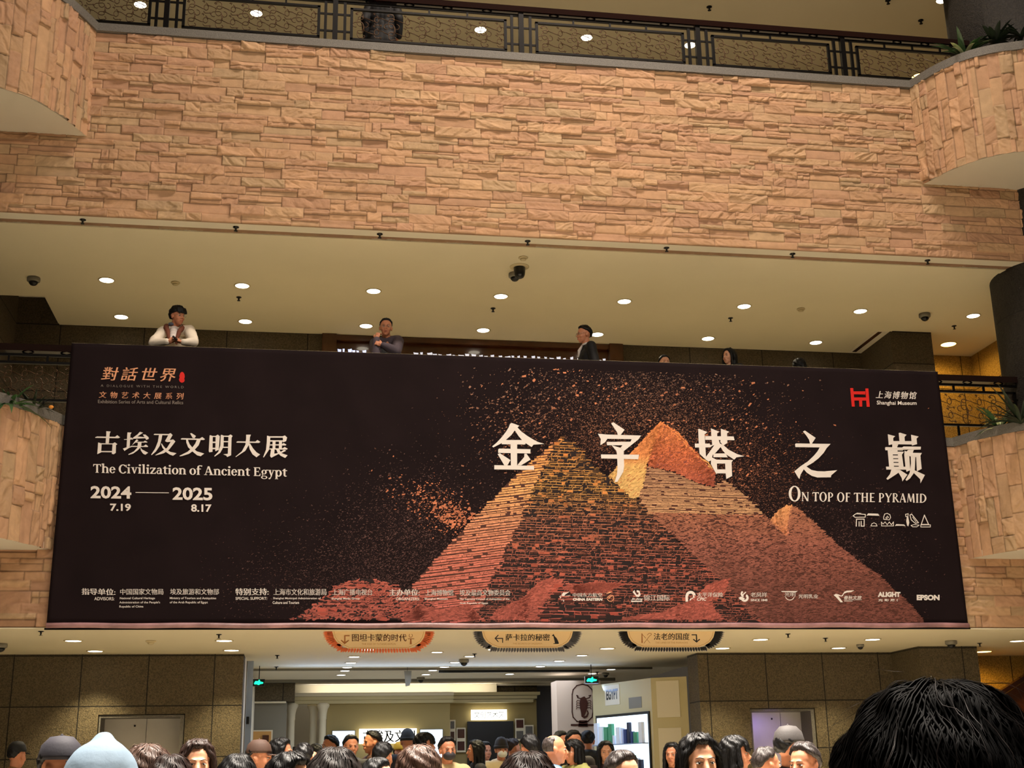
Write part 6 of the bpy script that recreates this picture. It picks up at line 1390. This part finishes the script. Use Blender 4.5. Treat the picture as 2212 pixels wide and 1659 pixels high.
# ------------------------------------------------------------------ people on the balconies
def headM(pos, yaw=0, pitch=0, roll=0): return Matrix.Translation(Vector(pos)) @ Euler((R(pitch), R(roll), R(yaw))).to_matrix().to_4x4()
def balcony_person(loc, J, H, hair, hm, jk, label, skin='skin', glasses=False, extras=None, voxel=.006, puff=.004, noise=.018, trouser=(30, 30, 36), strand_n=2600, collar=True, floor_=0):
    root = empty('person', loc, 0, label, 'person', 'people on the balconies')
    bm1 = skin_body(J, H, voxel); put_mesh('body', bm1, M[skin], root)
    jm = jacket_mesh(J, puff, .010, noise, collar, seed=int(loc[0]*7) % 9); put_mesh('jacket', jm, jk, root)
    put_mesh('trousers', trouser_mesh(J), jmat(trouser), root)
    an = both(J, 'ankle')
    for a in an: o = put_mesh('shoe', SH, jmat((40, 38, 38)), root); o.location = (a.x, a.y-.03, 0)
    hh = put_mesh('hair', HM[hair], M[hm], root); hh.matrix_local = H
    if hair not in STR: STR[hair] = strands(HM[hair], 2600, 6, .011, .0016, 'hair_locks', M[hm], hh, 4)
    else: o = STR[hair].copy(); link(o, hh); o.material_slots[0].material = M[hm]
    face_parts(root, H, glasses=glasses)
    return root
F2 = Z2T-.02; F3 = Z3T-.02
# man leaning on the rail with folded arms, phone in hand, head turned to his left
c = PY(383, 742, 15.55); bx0 = c.x
J = dict(STAND); fl = F2
def rel(px, py, Y): q = PY(px, py, Y); return Vector((q.x-bx0, q.y-15.9, q.z-fl))
hd_ = rel(384, 684, 15.62)
J.update(head=tuple(hd_), neck=tuple(rel(378, 707, 15.72)), chest=(0.0, -.02, 1.36), waist=(0, .20, 1.12), hip=(.092, .32, .95), knee=(.098, .30, .50), ankle=(.10, .38, .085), toe=(.11, .22, .035),
    shoulderL=tuple(rel(409, 714, 15.70)), shoulderR=tuple(rel(353, 716, 15.72)), elbowL=tuple(rel(418, 740, 15.44)), elbowR=tuple(rel(331, 741, 15.46)), wristL=tuple(rel(395, 739, 15.33)), wristR=tuple(rel(362, 738, 15.33)),
    hd0=(-1, -.05, .18), hn0=(0, -.3, 1), hd1=(1, -.1, .25), hn1=(0, -1, .45), curl=.45, thumb1=1)
M['suit0'] = mat('phone_glass', (10, 10, 12), .5, spec=.1); M['coatw'] = mat('cream_white_jacket', (226, 214, 196), .8, bump=(70, .2, .003, 3)); M['coatbr'] = mat('brown_corduroy', (112, 62, 44), .85, bump=(200, .4, .002, 1)); M['knitg'] = mat('blue_grey_knit', (98, 106, 124), .9, bump=(120, .4, .003, 2)); M['tee'] = mat('white_shirt_cloth', (216, 206, 200), .8)
H1 = headM(hd_, 42, 8, -4)
m1 = balcony_person((bx0, 15.9, fl), J, H1, 'fringe', 'hairk', M['coatw'], 'man in a cream jacket with brown collar leaning on the rail, looking right', glasses=True, puff=.008, noise=.034, collar=False)
nk = Vector(J['neck'])
b = MB(); b.tube([nk+V3(math.cos(a)*.064, math.sin(a)*.062-.012, .030+.012*math.sin(a)) for a in [2*math.pi*i/20 for i in range(20)]], .024, 8, True); b.build('turtleneck', M['knitg'], m1, True)
b = MB()
for s in (-1, 1):
    P4 = [nk+V3(s*.02, .090, .030), nk+V3(s*.070, .070, .030), nk+V3(s*.105, .010, .010), nk+V3(s*.098, -.070, -.035), nk+V3(s*.070, -.135, -.10), nk+V3(s*.050, -.165, -.19), nk+V3(s*.045, -.170, -.28)]
    b.tube(P4, [.030, .036, .038, .036, .028, .022, .016], 10)
put_mesh('jacket_collar', fuse(b, .007, 3, .012, 14, 6), M['coatbr'], m1)
b = MB()
for k in range(5): b.ball(nk+V3(0, -.085-.018*k, -.05-.042*k), (.052, .040, .040), 14)
put_mesh('shirt_front', fuse(b, .008, 4), M['tee'], m1)
ph = rel(378, 730, 15.26); e = empty('phone', Vector((bx0, 15.9, fl))+ph, 0, 'dark smartphone in the hands of the man in the cream jacket', 'phone'); e.rotation_euler = (R(-62), R(30), R(18))
MB().box((-.036, -.004, -.07), (.036, .004, .07)).build('case', M['suit0'], e); MB().box((-.033, -.0055, -.066), (.033, -.004, .066)).build('screen', M['suit0'], e)
# man with his fist at his chin
c = PY(833, 742, 15.8); bx0 = c.x; J = dict(STAND); hd_ = rel(833.5, 709, 15.72)
J.update(head=tuple(hd_), neck=tuple(rel(836, 733, 15.80)), chest=(0.02, .0, 1.30), waist=(0.01, .12, 1.08), hip=(.092, .20, .93), knee=(.098, .19, .50), ankle=(.10, .24, .085), toe=(.11, .10, .035),
    shoulderL=tuple(rel(860, 737, 15.80)), shoulderR=tuple(rel(811, 742, 15.82)), elbowL=tuple(rel(856, 760, 15.50)), elbowR=tuple(rel(812, 766, 15.52)), wristL=tuple(rel(826, 745, 15.48)), wristR=tuple(rel(813, 733, 15.55)),
    hd0=(-1, .1, .35), hn0=(.2, -1, .3), hd1=(.25, .05, 1), hn1=(-.6, -.8, .1), curl=1.15)
M['greyp'] = mat('purple_grey_sleeve', (66, 56, 64), .8, bump=(60, .3, .004, 3)); M['vest'] = mat('black_padded_vest', (18, 17, 19), .6)
m2 = balcony_person((bx0, 15.9, fl), J, headM(hd_, -2, 4, 2), 'crop', 'hairk', M['greyp'], 'man in a dark grey jacket resting his fist against his chin at the rail', glasses=True, puff=.012, noise=.026)
b = MB(); ch = Vector(J['chest'])
for s in (-1, 0, 1): b.ball(ch+V3(s*.055, -.035, .02), (.088, .115, .145), 14)
put_mesh('vest', fuse(b, .010, 3, .012, 9, 4), M['vest'], m2)
# man in a black suit in left profile
c = PY(1266, 760, 15.95); bx0 = c.x; J = dict(STAND)
def rel(px, py, Y): q = PY(px, py, Y); return Vector((q.x-bx0, q.y-15.95, q.z-fl))
hd_ = rel(1261, 724, 15.93)
J.update(head=tuple(hd_), neck=(hd_.x+.045, .0, hd_.z-.15), shoulderL=(.06+hd_.x, .17, hd_.z-.20), shoulderR=(.06+hd_.x, -.17, hd_.z-.20), chest=(hd_.x+.05, 0, hd_.z-.33), waist=(hd_.x+.04, 0, hd_.z-.54), hipL=(hd_.x+.04, .09, .90), hipR=(hd_.x+.04, -.09, .90),
    kneeL=(hd_.x+.03, .09, .49), kneeR=(hd_.x+.03, -.09, .49), ankleL=(hd_.x+.05, .09, .085), ankleR=(hd_.x+.05, -.09, .085), toeL=(hd_.x-.1, .09, .035), toeR=(hd_.x-.1, -.09, .035),
    elbowL=(hd_.x+.10, .22, hd_.z-.47), elbowR=(hd_.x+.10, -.22, hd_.z-.47), wristL=(hd_.x-.06, .20, hd_.z-.64), wristR=(hd_.x-.08, -.20, hd_.z-.62), hd0=(-.4, 0, -.9), hn0=(0, 1, 0), hd1=(-.4, 0, -.9), hn1=(0, -1, 0))
M['suit'] = mat('black_suit_cloth', (14, 13, 16), .7)
m3 = balcony_person((bx0, 15.95, fl), J, headM(hd_, -78, 4, 0), 'short', 'hairk', M['suit'], 'man in a black suit and white shirt collar in left profile above the banner', glasses=True, puff=.006, noise=.010)
nk = Vector(J['neck']); b = MB(); b.tube([nk+V3(math.cos(a)*.062-.006, math.sin(a)*.062, .026-.016*math.cos(a+3.1416)) for a in [2*math.pi*i/20 for i in range(20)]], .0145, 8, True); b.tube([nk+V3(-.070, 0, .0), nk+V3(-.115, -.02, -.07), nk+V3(-.125, -.02, -.16)], [.016, .022, .010], 8); b.build('shirt_collar', M['tee'], m3, True)
# three more heads just above the banner
def back_person(px, top, st, hair, hm, face, jc, label, skin='skin'):
    lo, hi = 15.6, 18.8
    for _ in range(30):
        md = (lo+hi)/2; lo, hi = (md, hi) if PY(px, top, md).z < F2+st else (lo, md)
    p = PY(px, top, lo); s = st/1.715; root = empty('person', (p.x, lo, F2), R(face), label, 'person', 'people on the balconies'); root.scale = (s, s, s)
    put_mesh('body', BODY, M[skin], root); put_mesh('jacket', JK[0], jmat(jc), root); put_mesh('trousers', TR, jmat((34, 34, 40)), root)
    for sx in (-1, 1): o = put_mesh('shoe', SH, jmat((50, 48, 48)), root); o.location = (sx*.097, 0, 0)
    h = put_mesh('hair', HM[hair], M[hm], root); h.location = H0.translation; o = STR[hair].copy(); link(o, h); o.material_slots[0].material = M[hm]; face_parts(root, H0); return root
back_person(1435, 767, 1.56, 'short', 'hairk', 0, (40, 40, 44), 'person whose hair and forehead just peep over the banner right of the black suit', 'skinp')
back_person(1573, 752, 1.60, 'long', 'hairk', -60, (24, 24, 28), 'woman with long black hair and pale face showing above the banner', 'skinp')
back_person(1726, 775, 1.58, 'bob', 'hairk', 150, (200, 198, 196), 'person with black hair at the banner top, rightmost head on the middle balcony')
# dark figure standing behind the upper railing
p = PY(826, 60, 15.95); root = empty('person', (p.x, 15.98, F3), R(170), 'person in black standing behind the upper railing with hand on hip', 'person', 'people on the balconies')
J = dict(STAND); J.update(hip=(.095, 0, .86), knee=(.135, -.01, .47), ankle=(.16, .03, .085), toe=(.18, -.12, .035), elbowR=(-.33, .06, 1.08), wristR=(-.17, -.05, .96), hd1=(.8, -.3, -.2), hn1=(-.3, -1, 0))
put_mesh('body', skin_body(J, H0), M['skin'], root); put_mesh('jacket', jacket_mesh(J, .012, seed=5, long_=.10), M['suit'], root); put_mesh('trousers', trouser_mesh(J), M['suit'], root)
for sx in (-1, 1): o = put_mesh('shoe', SH, M['suit'], root); o.location = (sx*.16, 0, 0)
h = put_mesh('hair', HM['short'], M['hairk'], root); h.location = H0.translation; face_parts(root, H0)
